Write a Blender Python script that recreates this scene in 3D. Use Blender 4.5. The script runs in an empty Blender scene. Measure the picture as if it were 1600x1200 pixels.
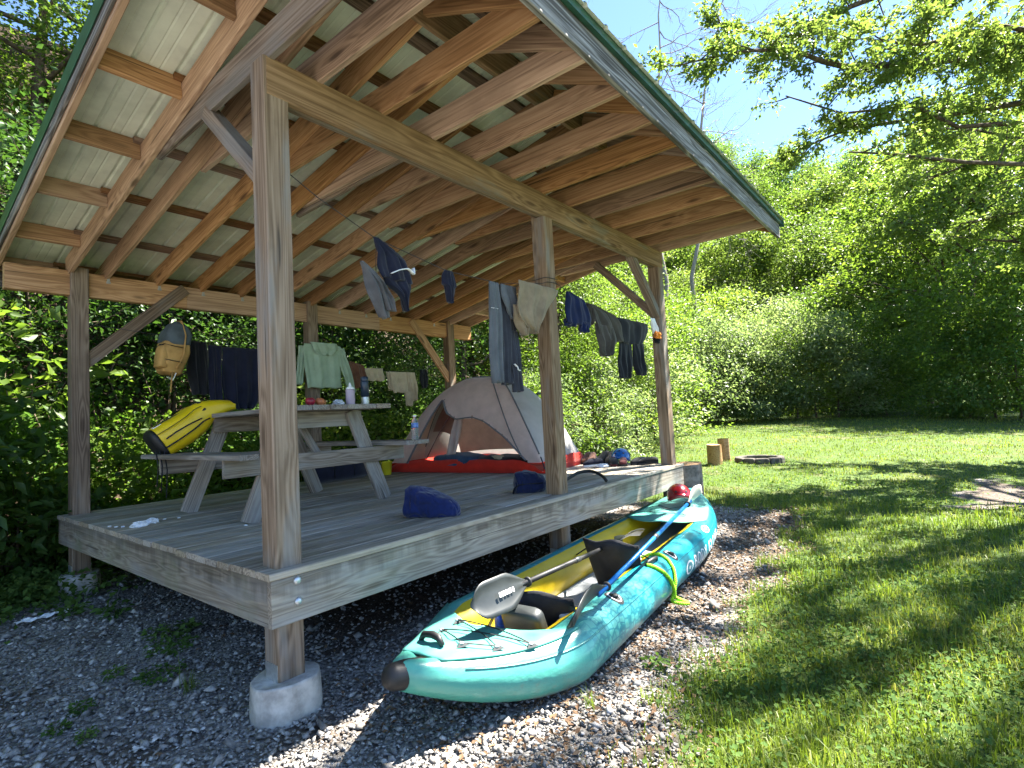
import bpy, math, random
import numpy as np
from mathutils import Vector, Matrix

SC = bpy.context.scene
COL = SC.collection
rng = np.random.default_rng(11)
R = math.radians

# ---------------------------------------------------------------- camera
DZ = 0.72                                    # deck surface above the gravel
cam_d = bpy.data.cameras.new("camera")
cam = bpy.data.objects.new("camera", cam_d)
COL.objects.link(cam)
_yaw, _pitch, _roll = 0.6725, 0.0595, -0.0536
_f = Vector((math.cos(_pitch)*math.cos(_yaw), math.cos(_pitch)*math.sin(_yaw), math.sin(_pitch)))
_r = Vector((math.sin(_yaw), -math.cos(_yaw), 0))
_u = _r.cross(_f)
_r2 = math.cos(_roll)*_r + math.sin(_roll)*_u
_u2 = -math.sin(_roll)*_r + math.cos(_roll)*_u
CAM = Vector((-1.3747, -2.6525, 0.6993 + DZ))
cam.matrix_world = Matrix(((_r2.x, _u2.x, -_f.x, CAM.x), (_r2.y, _u2.y, -_f.y, CAM.y),
                           (_r2.z, _u2.z, -_f.z, CAM.z), (0, 0, 0, 1)))
cam_d.sensor_width = 36.0
cam_d.lens = 843.39/1600*36
cam_d.clip_start = 0.05
cam_d.clip_end = 2000
SC.camera = cam

# ---------------------------------------------------------------- sky and sun
SUN_EL, SUN_AZ = R(57), R(-27)               # azimuth measured from +X towards +Y
world = bpy.data.worlds.new("World")
SC.world = world
world.use_nodes = True
_wn = world.node_tree
_sky = _wn.nodes.new("ShaderNodeTexSky")
_sky.sky_type = 'NISHITA'
_sky.sun_disc = False
_sky.sun_elevation = SUN_EL
_sky.sun_rotation = math.pi/2 - SUN_AZ       # clockwise from +Y
_sky.altitude = 200
_sky.air_density = 0.85
_sky.dust_density = 0.1
_sky.ozone_density = 4.5
_wn.links.new(_sky.outputs[0], _wn.nodes["Background"].inputs[0])
_wn.nodes["Background"].inputs[1].default_value = 0.054
sun_d = bpy.data.lights.new("sun", 'SUN')
sun_d.energy = 4.6
sun_d.angle = R(0.53)
sun_d.color = (1.0, 0.95, 0.86)
sun = bpy.data.objects.new("sun", sun_d)
COL.objects.link(sun)
_sd = Vector((math.cos(SUN_EL)*math.cos(SUN_AZ), math.cos(SUN_EL)*math.sin(SUN_AZ), math.sin(SUN_EL)))
sun.rotation_euler = _sd.to_track_quat('Z', 'Y').to_euler()
SC.view_settings.view_transform = 'Standard'
SC.view_settings.look = 'None'
SC.view_settings.gamma = 1.0
SC.view_settings.use_curve_mapping = False
SC.view_settings.exposure = 3.1
SC.cycles.use_denoising = True
SC.cycles.max_bounces = 10
SC.cycles.diffuse_bounces = 6
SC.cycles.transmission_bounces = 6
SC.cycles.sample_clamp_indirect = 6.0

# ---------------------------------------------------------------- object helpers
WM = {}                                      # world matrix of each object built


def place(o, parent=None, m=None):
    m = m if m is not None else Matrix.Identity(4)
    if parent is not None:
        o.parent = parent
        o.matrix_basis = WM[parent].inverted() @ m
    else:
        o.matrix_basis = m
    WM[o] = m.copy()
    return o


def tag(o, label=None, cat=None, group=None, kind=None):
    if label: o["label"] = label
    if cat: o["category"] = cat
    if group: o["group"] = group
    if kind: o["kind"] = kind
    return o


def thing(name, label, cat, loc=(0, 0, 0), rz=0.0, group=None, parent=None):
    o = bpy.data.objects.new(name, None)
    o.empty_display_size = 0.1
    COL.objects.link(o)
    place(o, parent, Matrix.Translation(loc) @ Matrix.Rotation(rz, 4, 'Z'))
    return tag(o, label, cat, group)


def link(name, me, parent=None, m=None):
    o = bpy.data.objects.new(name, me)
    COL.objects.link(o)
    return place(o, parent, m)


def fast_mesh(name, V, F, mats, tint=None, smooth=False, mi=None):
    """V (n,3), F (m,k) arrays -> mesh."""
    V = np.asarray(V, np.float32); F = np.asarray(F, np.int32)
    me = bpy.data.meshes.new(name)
    me.vertices.add(len(V)); me.vertices.foreach_set("co", V.ravel())
    k = F.shape[1]
    me.loops.add(F.size); me.loops.foreach_set("vertex_index", F.ravel())
    me.polygons.add(len(F))
    me.polygons.foreach_set("loop_start", np.arange(0, F.size, k, dtype=np.int32))
    me.polygons.foreach_set("loop_total", np.full(len(F), k, np.int32))
    if smooth: me.polygons.foreach_set("use_smooth", np.ones(len(F), bool))
    if mi is not None: me.polygons.foreach_set("material_index", np.asarray(mi, np.int32))
    me.update(calc_edges=True)
    if tint is not None:
        a = me.attributes.new("tint", 'FLOAT', 'FACE'); a.data.foreach_set("value", np.asarray(tint, np.float32))
    for mt in (mats if isinstance(mats, (list, tuple)) else [mats]): me.materials.append(mt)
    return me


def py_mesh(name, V, F, mats, smooth=False, mi=None):
    me = bpy.data.meshes.new(name)
    me.from_pydata([tuple(v) for v in V], [], [tuple(f) for f in F])
    if smooth: me.polygons.foreach_set("use_smooth", [True]*len(me.polygons))
    if mi is not None: me.polygons.foreach_set("material_index", mi)
    for mt in (mats if isinstance(mats, (list, tuple)) else [mats]): me.materials.append(mt)
    me.update()
    return me


class MB:
    """collects simple shapes; build() links them as one mesh object"""
    def __init__(s): s.V = []; s.F = []; s.M = []
    def add(s, V, F, mi=0):
        n = len(s.V); s.V += [tuple(v) for v in V]; s.F += [tuple(i+n for i in f) for f in F]; s.M += [mi]*len(F); return s
    def box(s, a, b, mi=0):
        x0, y0, z0 = a; x1, y1, z1 = b
        return s.add([(x0,y0,z0),(x1,y0,z0),(x1,y1,z0),(x0,y1,z0),(x0,y0,z1),(x1,y0,z1),(x1,y1,z1),(x0,y1,z1)],
                     [(0,3,2,1),(4,5,6,7),(0,1,5,4),(1,2,6,5),(2,3,7,6),(3,0,4,7)], mi)
    def tube(s, pts, rad, n=8, mi=0, cap=True, flat=None):
        pts = [Vector(p) for p in pts]
        rad = list(rad) if hasattr(rad, '__len__') else [rad]*len(pts)
        V = []; up = Vector((0, 0, 1)); prev = None
        for i, p in enumerate(pts):
            d = (pts[min(i+1, len(pts)-1)] - pts[max(i-1, 0)]).normalized()
            if prev is None:
                a = d.cross(up if abs(d.z) < .95 else Vector((1, 0, 0))).normalized()
            else:
                a = (prev - d*prev.dot(d)).normalized()
            prev = a; b = d.cross(a)
            fl = 1.0 if flat is None else flat
            for k in range(n):
                t = 2*math.pi*k/n
                V.append(p + a*math.cos(t)*rad[i] + b*math.sin(t)*rad[i]*fl)
        F = []
        for i in range(len(pts)-1):
            for k in range(n):
                k2 = (k+1) % n
                F.append((i*n+k, i*n+k2, (i+1)*n+k2, (i+1)*n+k))
        if cap:
            F.append(tuple(range(n-1, -1, -1))); F.append(tuple((len(pts)-1)*n+k for k in range(n)))
        return s.add(V, F, mi)
    def lathe(s, prof, n=20, c=(0, 0, 0), mi=0, axis=None):
        """prof list of (r,z)"""
        V = []; F = []
        for r_, z_ in prof:
            for k in range(n):
                t = 2*math.pi*k/n; V.append(Vector((r_*math.cos(t), r_*math.sin(t), z_)))
        m = len(prof)
        for i in range(m-1):
            for k in range(n):
                k2 = (k+1) % n; F.append((i*n+k, i*n+k2, (i+1)*n+k2, (i+1)*n+k))
        F.append(tuple(range(n-1, -1, -1))); F.append(tuple((m-1)*n+k for k in range(n)))
        M = axis if axis is not None else Matrix.Identity(4)
        return s.add([M @ v + Vector(c) for v in V], F, mi)
    def build(s, name, mats, parent=None, m=None, smooth=False):
        return link(name, py_mesh(name, s.V, s.F, mats, smooth, s.M), parent, m)


_bcache = {}


def board_mesh(L, w, h, mat, c=0.004):
    key = (round(L, 3), round(w, 3), round(h, 3), mat.name, c)
    if key in _bcache: return _bcache[key]
    y, z = w/2, h/2
    pr = [(-y+c, -z), (y-c, -z), (y, -z+c), (y, z-c), (y-c, z), (-y+c, z), (-y, z-c), (-y, -z+c)]
    V = [(x, a, b) for x in (-L/2, L/2) for a, b in pr]
    F = [(i, (i+1) % 8, 8+(i+1) % 8, 8+i) for i in range(8)] + [tuple(range(7, -1, -1)), tuple(range(8, 16))]
    F = [f[::-1] if len(f) == 4 else f for f in F]
    me = py_mesh("board", V, [tuple(reversed(f)) if len(f) == 4 else f for f in F], mat)
    _bcache[key] = me
    return me


def board(name, p0, p1, w, h, mat, parent=None, up=(0, 0, 1), c=0.004):
    """straight timber from p0 to p1 (centre line), w sideways, h along up"""
    p0 = Vector(p0); p1 = Vector(p1); d = p1-p0; L = d.length; x = d.normalized()
    z = Vector(up); z = (z - x*z.dot(x)).normalized(); y = z.cross(x)
    mid = (p0+p1)/2
    m = Matrix(((x.x, y.x, z.x, mid.x), (x.y, y.y, z.y, mid.y), (x.z, y.z, z.z, mid.z), (0, 0, 0, 1)))
    return link(name, board_mesh(L, w, h, mat, c), parent, m)


# ---------------------------------------------------------------- node helpers
def new_mat(name):
    m = bpy.data.materials.new(name); m.use_nodes = True
    nt = m.node_tree; b = nt.nodes["Principled BSDF"]
    return m, nt, b


def nd(nt, typ, ins=None, **props):
    n = nt.nodes.new(typ)
    for k, v in props.items(): setattr(n, k, v)
    for k, v in (ins or {}).items():
        s = n.inputs[k]
        if isinstance(v, bpy.types.NodeSocket): nt.links.new(v, s)
        else:
            if hasattr(s.default_value, '__len__') and hasattr(v, '__len__') and len(s.default_value) == 4 and len(v) == 3: v = (*v, 1)
            s.default_value = v
    return n


def mth(nt, op, a, b=0.0, c=None):
    ins = {0: a, 1: b}
    if c is not None: ins[2] = c
    return nd(nt, "ShaderNodeMath", ins, operation=op).outputs[0]


def mixc(nt, fac, a, b, blend='MIX'):
    n = nd(nt, "ShaderNodeMix", {0: fac, 6: a, 7: b}, data_type='RGBA', blend_type=blend)
    return n.outputs[2]


def mapr(nt, v, a, b, c=0.0, d=1.0, smooth=True):
    return nd(nt, "ShaderNodeMapRange", {0: v, 1: a, 2: b, 3: c, 4: d},
              interpolation_type='SMOOTHSTEP' if smooth else 'LINEAR').outputs[0]


def noise(nt, vec, scale, detail=4.0, rough=0.55, dist=0.0, out=0):
    return nd(nt, "ShaderNodeTexNoise", {"Vector": vec, "Scale": scale, "Detail": detail, "Roughness": rough, "Distortion": dist}).outputs[out]


def vmul(nt, v, k):
    return nd(nt, "ShaderNodeVectorMath", {0: v, 1: k}, operation='MULTIPLY').outputs[0]


def vadd(nt, v, k):
    return nd(nt, "ShaderNodeVectorMath", {0: v, 1: k}, operation='ADD').outputs[0]


def ramp(nt, fac, stops):
    n = nt.nodes.new("ShaderNodeValToRGB"); nt.links.new(fac, n.inputs[0])
    e = n.color_ramp.elements
    while len(e) < len(stops): e.new(0.5)
    for el, (p, c) in zip(e, stops): el.position = p; el.color = (*c, 1)
    return n.outputs[0]


def bump(nt, bsdf, h, strength=0.4, dist=0.01):
    n = nd(nt, "ShaderNodeBump", {"Height": h, "Strength": strength, "Distance": dist})
    nt.links.new(n.outputs[0], bsdf.inputs["Normal"])


def wood(name, dark, mid, light, grey=None, grey_amt=0.0, knot=0.5, rough=0.85, vary=0.3, contrast=1.0, green=0.0, drip=0.0):
    m, nt, b = new_mat(name)
    tc = nt.nodes.new("ShaderNodeTexCoord").outputs["Object"]
    rnd = nt.nodes.new("ShaderNodeObjectInfo").outputs["Random"]
    off = nd(nt, "ShaderNodeCombineXYZ", {0: mth(nt, 'MULTIPLY', rnd, 37.0), 1: mth(nt, 'MULTIPLY', rnd, 5.3), 2: mth(nt, 'MULTIPLY', rnd, 9.1)}).outputs[0]
    v = vadd(nt, tc, off)
    # knots
    kv = vmul(nt, v, (1.5, 6.0, 6.0))
    vo = nd(nt, "ShaderNodeTexVoronoi", {"Vector": kv, "Scale": 1.0, "Randomness": 1.0}).outputs["Distance"]
    kn = mapr(nt, vo, 0.05, 0.17, 1.0, 0.0)
    near = mapr(nt, vo, 0.1, 0.5, 1.0, 0.0)
    # cathedral grain: contour lines of a stretched noise
    n1 = noise(nt, vmul(nt, v, (0.24, 8.5, 8.5)), 1.0, 2.0, 0.5)
    n1 = mth(nt, 'ADD', n1, mth(nt, 'MULTIPLY', near, 0.12))
    ring = mth(nt, 'SINE', mth(nt, 'MULTIPLY', n1, 80.0))
    ring = mth(nt, 'MULTIPLY_ADD', ring, 0.5, 0.5)
    fine = noise(nt, vmul(nt, v, (2.0, 90.0, 90.0)), 1.0, 3.0, 0.6)
    big = noise(nt, vmul(nt, v, (0.8, 3.0, 3.0)), 1.0, 3.0, 0.55)
    f = mth(nt, 'ADD', mth(nt, 'MULTIPLY', ring, 0.30*contrast), mth(nt, 'MULTIPLY', fine, 0.76))
    f = mth(nt, 'ADD', f, mth(nt, 'MULTIPLY_ADD', big, 0.5, -0.25))
    col = ramp(nt, f, [(0.15, dark), (0.48, mid), (0.85, light)])
    if grey is not None:
        gm = mapr(nt, noise(nt, vmul(nt, v, (0.9, 5.0, 5.0)), 1.3, 4.0, 0.6), 0.62-grey_amt*0.5, 0.75-grey_amt*0.35)
        gcol = mixc(nt, f, tuple(c*0.55 for c in grey), grey)
        col = mixc(nt, gm, col, gcol)
    if green > 0:
        gm = mapr(nt, noise(nt, v, 2.2, 5.0, 0.6), 0.5, 0.75, 0.0, green)
        col = mixc(nt, gm, col, (0.13, 0.16, 0.08))
    crk = mapr(nt, noise(nt, vmul(nt, v, (0.7, 26.0, 26.0)), 1.0, 3.0, 0.6), 0.66, 0.72, 0.0, 0.75)
    col = mixc(nt, crk, col, (0.03, 0.02, 0.013))
    stn = mapr(nt, noise(nt, vmul(nt, v, (1.1, 2.2, 2.2)), 1.6, 5.0, 0.65), 0.52, 0.72, 0.0, 0.45)
    col = mixc(nt, stn, col, tuple(0.6*c for c in mid))
    if drip > 0:
        sz = nd(nt, "ShaderNodeSeparateXYZ", {0: tc}).outputs[2]
        dn = noise(nt, vmul(nt, v, (9.0, 9.0, 0.8)), 1.0, 4.0, 0.6)
        dm = mapr(nt, mth(nt, 'ADD', mth(nt, 'MULTIPLY', sz, 3.2), dn), 0.52, 0.85, 0.0, drip)
        col = mixc(nt, dm, col, (0.045, 0.034, 0.027))
    col = mixc(nt, mth(nt, 'MULTIPLY', kn, knot), col, (0.045, 0.022, 0.01))
    r2 = mth(nt, 'FRACT', mth(nt, 'MULTIPLY', rnd, 17.31))
    hs = nd(nt, 'ShaderNodeHueSaturation', {'Color': col, 'Saturation': mth(nt, 'MULTIPLY_ADD', r2, -0.45, 1.12)})
    col = hs.outputs[0]
    br = mth(nt, 'MULTIPLY_ADD', rnd, vary, 1.0-vary/2)
    col = mixc(nt, 1.0, col, nd(nt, "ShaderNodeCombineXYZ", {0: br, 1: br, 2: br}).outputs[0], 'MULTIPLY')
    nt.links.new(col, b.inputs["Base Color"])
    b.inputs["Roughness"].default_value = rough
    b.inputs["Specular IOR Level"].default_value = 0.25
    bump(nt, b, mth(nt, 'SUBTRACT', f, mth(nt, 'MULTIPLY', kn, 0.3)), 0.5, 0.004)
    return m


def plain(name, col, rough=0.6, metal=0.0, var=0.15, scale=6.0, spec=0.5, bumpk=0.0, coat=0.0, bscale=60.0):
    m, nt, b = new_mat(name)
    tc = nt.nodes.new("ShaderNodeTexCoord").outputs["Object"]
    n = noise(nt, tc, scale, 5.0, 0.6)
    k = mapr(nt, n, 0.3, 0.7, 1.0-var, 1.0+var)
    c = mixc(nt, 1.0, (*col, 1), nd(nt, "ShaderNodeCombineXYZ", {0: k, 1: k, 2: k}).outputs[0], 'MULTIPLY')
    nt.links.new(c, b.inputs["Base Color"])
    b.inputs["Roughness"].default_value = rough; b.inputs["Metallic"].default_value = metal
    b.inputs["Specular IOR Level"].default_value = spec
    b.inputs["Coat Weight"].default_value = coat
    if bumpk: bump(nt, b, noise(nt, tc, bscale, 4.0, 0.6), bumpk, 0.004)
    return m


def cloth_mat(name, col, var=0.25, transl=0.0, folds=0.0, fscale=6.0):
    m, nt, b = new_mat(name)
    tc = nt.nodes.new("ShaderNodeTexCoord").outputs["Object"]
    n = noise(nt, tc, 7.0, 5.0, 0.6)
    k = mapr(nt, n, 0.3, 0.7, 1.0-var, 1.0+var)
    c = mixc(nt, 1.0, (*col, 1), nd(nt, "ShaderNodeCombineXYZ", {0: k, 1: k, 2: k}).outputs[0], 'MULTIPLY')
    nt.links.new(c, b.inputs["Base Color"])
    b.inputs["Roughness"].default_value = 0.9; b.inputs["Specular IOR Level"].default_value = 0.15
    b.inputs["Sheen Weight"].default_value = 0.2
    if folds > 0:
        fn = noise(nt, tc, fscale, 0.5, 0.4, 0.6)
        cr = mth(nt, 'ABSOLUTE', mth(nt, 'SUBTRACT', fn, 0.5))
        cr = mth(nt, 'MINIMUM', cr, 0.16)
        bump(nt, b, cr, folds, 0.12)
    else:
        bump(nt, b, noise(nt, tc, 260.0, 3.0, 0.7), 0.25, 0.002)
    if transl > 0:
        t = nd(nt, "ShaderNodeBsdfTranslucent", {"Color": c})
        mx = nd(nt, "ShaderNodeMixShader", {0: transl, 1: b.outputs[0], 2: t.outputs[0]})
        nt.links.new(mx.outputs[0], nt.nodes["Material Output"].inputs[0])
    return m


def leaf_mat(name, ca, cb, cc, transl=0.4, rough=0.45, tcol=1.35, spec=0.35):
    m, nt, b = new_mat(name)
    t = nd(nt, "ShaderNodeAttribute", attribute_name="tint").outputs["Fac"]
    rnd = nt.nodes.new("ShaderNodeObjectInfo").outputs["Random"]
    f = mth(nt, 'ADD', mth(nt, 'MULTIPLY', t, 0.62), mth(nt, 'MULTIPLY', rnd, 0.38))
    col = ramp(nt, f, [(0.0, ca), (0.5, cb), (1.0, cc)])
    nt.links.new(col, b.inputs["Base Color"])
    b.inputs["Roughness"].default_value = rough; b.inputs["Specular IOR Level"].default_value = spec
    tc_ = mixc(nt, 1.0, col, (tcol*1.0, tcol*1.02, tcol*0.6, 1), 'MULTIPLY')
    tr = nd(nt, "ShaderNodeBsdfTranslucent", {"Color": tc_})
    mx = nd(nt, "ShaderNodeMixShader", {0: transl, 1: b.outputs[0], 2: tr.outputs[0]})
    nt.links.new(mx.outputs[0], nt.nodes["Material Output"].inputs[0])
    return m


M_POST = wood("weathered_post_wood", (0.072, 0.044, 0.026), (0.182, 0.122, 0.074), (0.30, 0.218, 0.147), grey=(0.25, 0.218, 0.185), grey_amt=0.25, knot=0.6)
M_RAFT = wood("rafter_wood", (0.13, 0.066, 0.028), (0.335, 0.19, 0.092), (0.47, 0.295, 0.16), knot=0.75, vary=0.5, contrast=0.75)
M_BEAM = wood("beam_wood", (0.078, 0.045, 0.023), (0.195, 0.124, 0.070), (0.31, 0.21, 0.13), grey=(0.23, 0.197, 0.16), grey_amt=0.12, knot=0.7)
M_DECK = wood("deck_wood", (0.11, 0.086, 0.060), (0.28, 0.235, 0.178), (0.43, 0.372, 0.295), grey=(0.39, 0.355, 0.30), grey_amt=0.3, knot=0.2, vary=0.5, green=0.25)
M_RIM = wood("rim_wood", (0.075, 0.06, 0.043), (0.22, 0.185, 0.14), (0.36, 0.32, 0.25), grey=(0.32, 0.305, 0.275), grey_amt=0.3, knot=0.5, green=0.5, contrast=0.8, drip=0.5)
M_GREYW = wood("grey_rafter_wood", (0.09, 0.06, 0.042), (0.21, 0.155, 0.115), (0.32, 0.26, 0.205), grey=(0.25, 0.22, 0.19), grey_amt=0.4, knot=0.5)
M_FASC = wood("fascia_wood", (0.035, 0.03, 0.026), (0.105, 0.098, 0.09), (0.36, 0.35, 0.34), grey=(0.42, 0.42, 0.42), grey_amt=0.12, knot=0.1, vary=0.1)
M_TABLE = wood("table_wood", (0.075, 0.06, 0.048), (0.20, 0.165, 0.132), (0.32, 0.275, 0.23), grey=(0.31, 0.295, 0.27), grey_amt=0.35, knot=0.35)
M_LOG = wood("log_wood", (0.10, 0.05, 0.02), (0.33, 0.19, 0.085), (0.5, 0.33, 0.17), knot=0.4)
M_STEEL = plain("galvanised_steel", (0.55, 0.58, 0.60), 0.45, 0.85, 0.15, 25)
M_GREEN = plain("green_painted_metal", (0.018, 0.07, 0.045), 0.35, 0.0, 0.25, 8, 0.5)
M_PALE = plain("pale_metal_underside", (0.62, 0.66, 0.55), 0.42, 0.0, 0.15, 3, 0.4)
M_CONC = plain("concrete", (0.42, 0.40, 0.365), 0.9, 0.0, 0.35, 9, 0.2, 0.7, bscale=40)
M_BLACK = plain("black_rubber", (0.008, 0.008, 0.009), 0.55, 0.0, 0.2, 20)
M_CORD = plain("dark_cord", (0.03, 0.03, 0.032), 0.8, 0.0, 0.2, 20)
# ================================================================ ground
def sstep(a, b, x):
    t = np.clip((x-a)/(b-a), 0, 1); return t*t*(3-2*t)


_nph = np.random.default_rng(3).uniform(0, 6.28, (12, 3)); _nfr = np.random.default_rng(4).normal(0, 1, (12, 2))
def fnoise(x, y, s):
    """cheap smooth 2-D noise, about -1..1"""
    v = 0
    for k in range(12):
        v = v + np.sin((x*_nfr[k, 0]+y*_nfr[k, 1])*s+_nph[k, 0])
    return v/4.0


def height(x, y):
    x = np.asarray(x, float); y = np.asarray(y, float)
    depth = (x+1.37)*0.78+(y+2.65)*0.62
    h = 0.04*np.clip(depth-8, 0, 24)                               # lawn climbs gently away
    # bank close behind the shelter
    e = y-(5.0+0.25*np.clip(x, -4, 0)+0.10*np.clip(x-3, 0, 60))
    bank = 1.25*np.clip(e, 0, 9)+.35*np.clip(e-9, 0, 60)
    bank = bank*(1-.75*sstep(4.5, 11, x))
    h = h+np.clip(bank, 0, 30)
    # wooded hill beyond the lawn
    h = h+0.42*np.clip(depth-33, 0, 60)
    h = h+0.02*fnoise(x, y, 1.2)*sstep(1, 4, np.hypot(x-2.5, y-2))
    return h


def lawn_mask(x, y):
    b = -1.22-0.10*np.sin(x*1.3)+0.13*np.clip(x-3.2, 0, 3)+.12*fnoise(x, y, 3.1)
    m = sstep(0.0, 0.55, b-y)*sstep(0.15, 1.3, x+.35*(-1.4-y))
    m = np.maximum(m, sstep(5.7, 6.9, x+.25*fnoise(x, y, 2.3))*sstep(-6, -5, -y)*1.0)
    m = m*(1-sstep(4.0, 4.6, y))
    m = np.where(x > 5.7, np.maximum(m, sstep(5.7, 6.9, x)*(1-sstep(4.3+.12*x, 5.3+.12*x, y))), m)
    p = np.hypot((x-8.6)/1.7, (y+3.25)/.55)                          # bare patch of earth
    m = m*(.15+.85*sstep(.55, 1.25, p+.45*fnoise(x, y, 3.0)+.2*fnoise(y, x, 9.0)))
    return np.clip(m, 0, 1)


def axis(a, lo, hi, b, fine, grow=1.22):
    v = list(np.arange(lo, hi+1e-6, fine))
    s = fine; x = hi
    while x < b: s *= grow; x += s; v.append(x)
    s = fine; x = lo; pre = []
    while x > a: s *= grow; x -= s; pre.append(x)
    return np.array(pre[::-1]+v)


gx = axis(-160, -4, 11, 330, .11); gy = axis(-240, -6.5, 7, 300, .11)
GX, GY = np.meshgrid(gx, gy, indexing='ij')
GZ = height(GX, GY)
near = (np.abs(GX-2) < 12) & (np.abs(GY) < 8)
GZ = GZ+np.where(near, rng.normal(0, .006, GX.shape), 0)
nx, ny = GX.shape
V = np.stack([GX.ravel(), GY.ravel(), GZ.ravel()-0.004], 1)
idx = np.arange(nx*ny).reshape(nx, ny)
F = np.stack([idx[:-1, :-1].ravel(), idx[1:, :-1].ravel(), idx[1:, 1:].ravel(), idx[:-1, 1:].ravel()], 1)

m, nt, b = new_mat("ground_surface")
tc = nt.nodes.new("ShaderNodeTexCoord").outputs["Object"]
lm = nd(nt, "ShaderNodeAttribute", attribute_name="lawn").outputs["Fac"]
sm = nd(nt, "ShaderNodeAttribute", attribute_name="soil").outputs["Fac"]
n1 = noise(nt, tc, 9.0, 6.0, 0.65)
lmm = mapr(nt, mth(nt, 'ADD', lm, mth(nt, 'MULTIPLY_ADD', n1, 0.5, -0.25)), 0.35, 0.65)
vor = nd(nt, "ShaderNodeTexVoronoi", {"Vector": tc, "Scale": 55.0})
peb = ramp(nt, nd(nt, "ShaderNodeSeparateColor", {0: vor.outputs["Color"]}).outputs[0], [(0.0, (.10, .095, .088)), (.5, (.21, .198, .185)), (1, (.38, .36, .335))])
peb = mixc(nt, mapr(nt, noise(nt, tc, 1.6, 5, .6), .45, .7), peb, (.075, .055, .04))
soil = ramp(nt, noise(nt, tc, 24.0, 5.0, .7), [(.25, (.02, .013, .008)), (.55, (.075, .052, .035)), (.8, (.16, .115, .08))])
gr = ramp(nt, noise(nt, tc, 14.0, 6.0, .7), [(.25, (.022, .035, .010)), (.55, (.062, .10, .022)), (.8, (.12, .165, .045))])
gr = mixc(nt, mapr(nt, noise(nt, tc, 1.1, 4, .6), .5, .72, 0, .55), gr, (.11, .085, .045))
c = mixc(nt, sm, peb, soil)
c = mixc(nt, lmm, c, gr)
nt.links.new(c, b.inputs["Base Color"]); b.inputs["Roughness"].default_value = .95; b.inputs["Specular IOR Level"].default_value = .15
hh = mth(nt, 'ADD', mth(nt, 'MULTIPLY', vor.outputs["Distance"], -0.8), noise(nt, tc, 40, 4, .6))
bump(nt, b, hh, .8, .012)
me = fast_mesh("ground", V, F, m, smooth=True)
a = me.attributes.new("lawn", 'FLOAT', 'POINT'); a.data.foreach_set("value", lawn_mask(GX, GY).ravel().astype(np.float32))
_e = GY-(4.15+.25*np.clip(GX, -4, 0))
_s = sstep(-.2, .6, _e+.3*fnoise(GX, GY, 2))
_s = np.maximum(_s, sstep(.15, .6, GY)*sstep(.3, 1.0, GX)*(1-sstep(4.8, 5.4, GX)))          # leaf litter under the deck
_s = np.maximum(_s, sstep(-.3, .5, np.hypot((GX-4.4)/2.2, (GY+1.0)/.5)*-1+1.25)*.7)
_s = np.maximum(_s, .75*sstep(.0, .6, 1.1-np.hypot((GX-8.6)/1.9, (GY+3.25)/.7)))
a = me.attributes.new("soil", 'FLOAT', 'POINT'); a.data.foreach_set("value", _s.ravel().astype(np.float32))
tag(link("ground", me), "gravel yard and grass lawn running back to the woods", kind="structure")
# ================================================================ pavilion
M_TIE = plain('dull_zinc', (.30, .30, .29), .6, .4, .2, 20)
L_, W_, Q = 5.138, 3.864, 0.14
MX = 2.671
pav = thing("picnic_pavilion", "open timber pavilion with green metal roof on a raised weathered deck", "pavilion", (0, 0, 0))
P_ZF, P_ZFB, P_ZB, P_ZBB = 2.6715+DZ, 2.4636+DZ, 2.3134+DZ, 2.0763+DZ


def vpost(x0, y0, z1, z0, mat=None):
    p = board("post", (x0+Q/2, y0+Q/2, z0), (x0+Q/2, y0+Q/2, z1), Q, Q, mat or M_POST, pav, up=(0, 1, 0), c=0.006)
    return p


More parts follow.
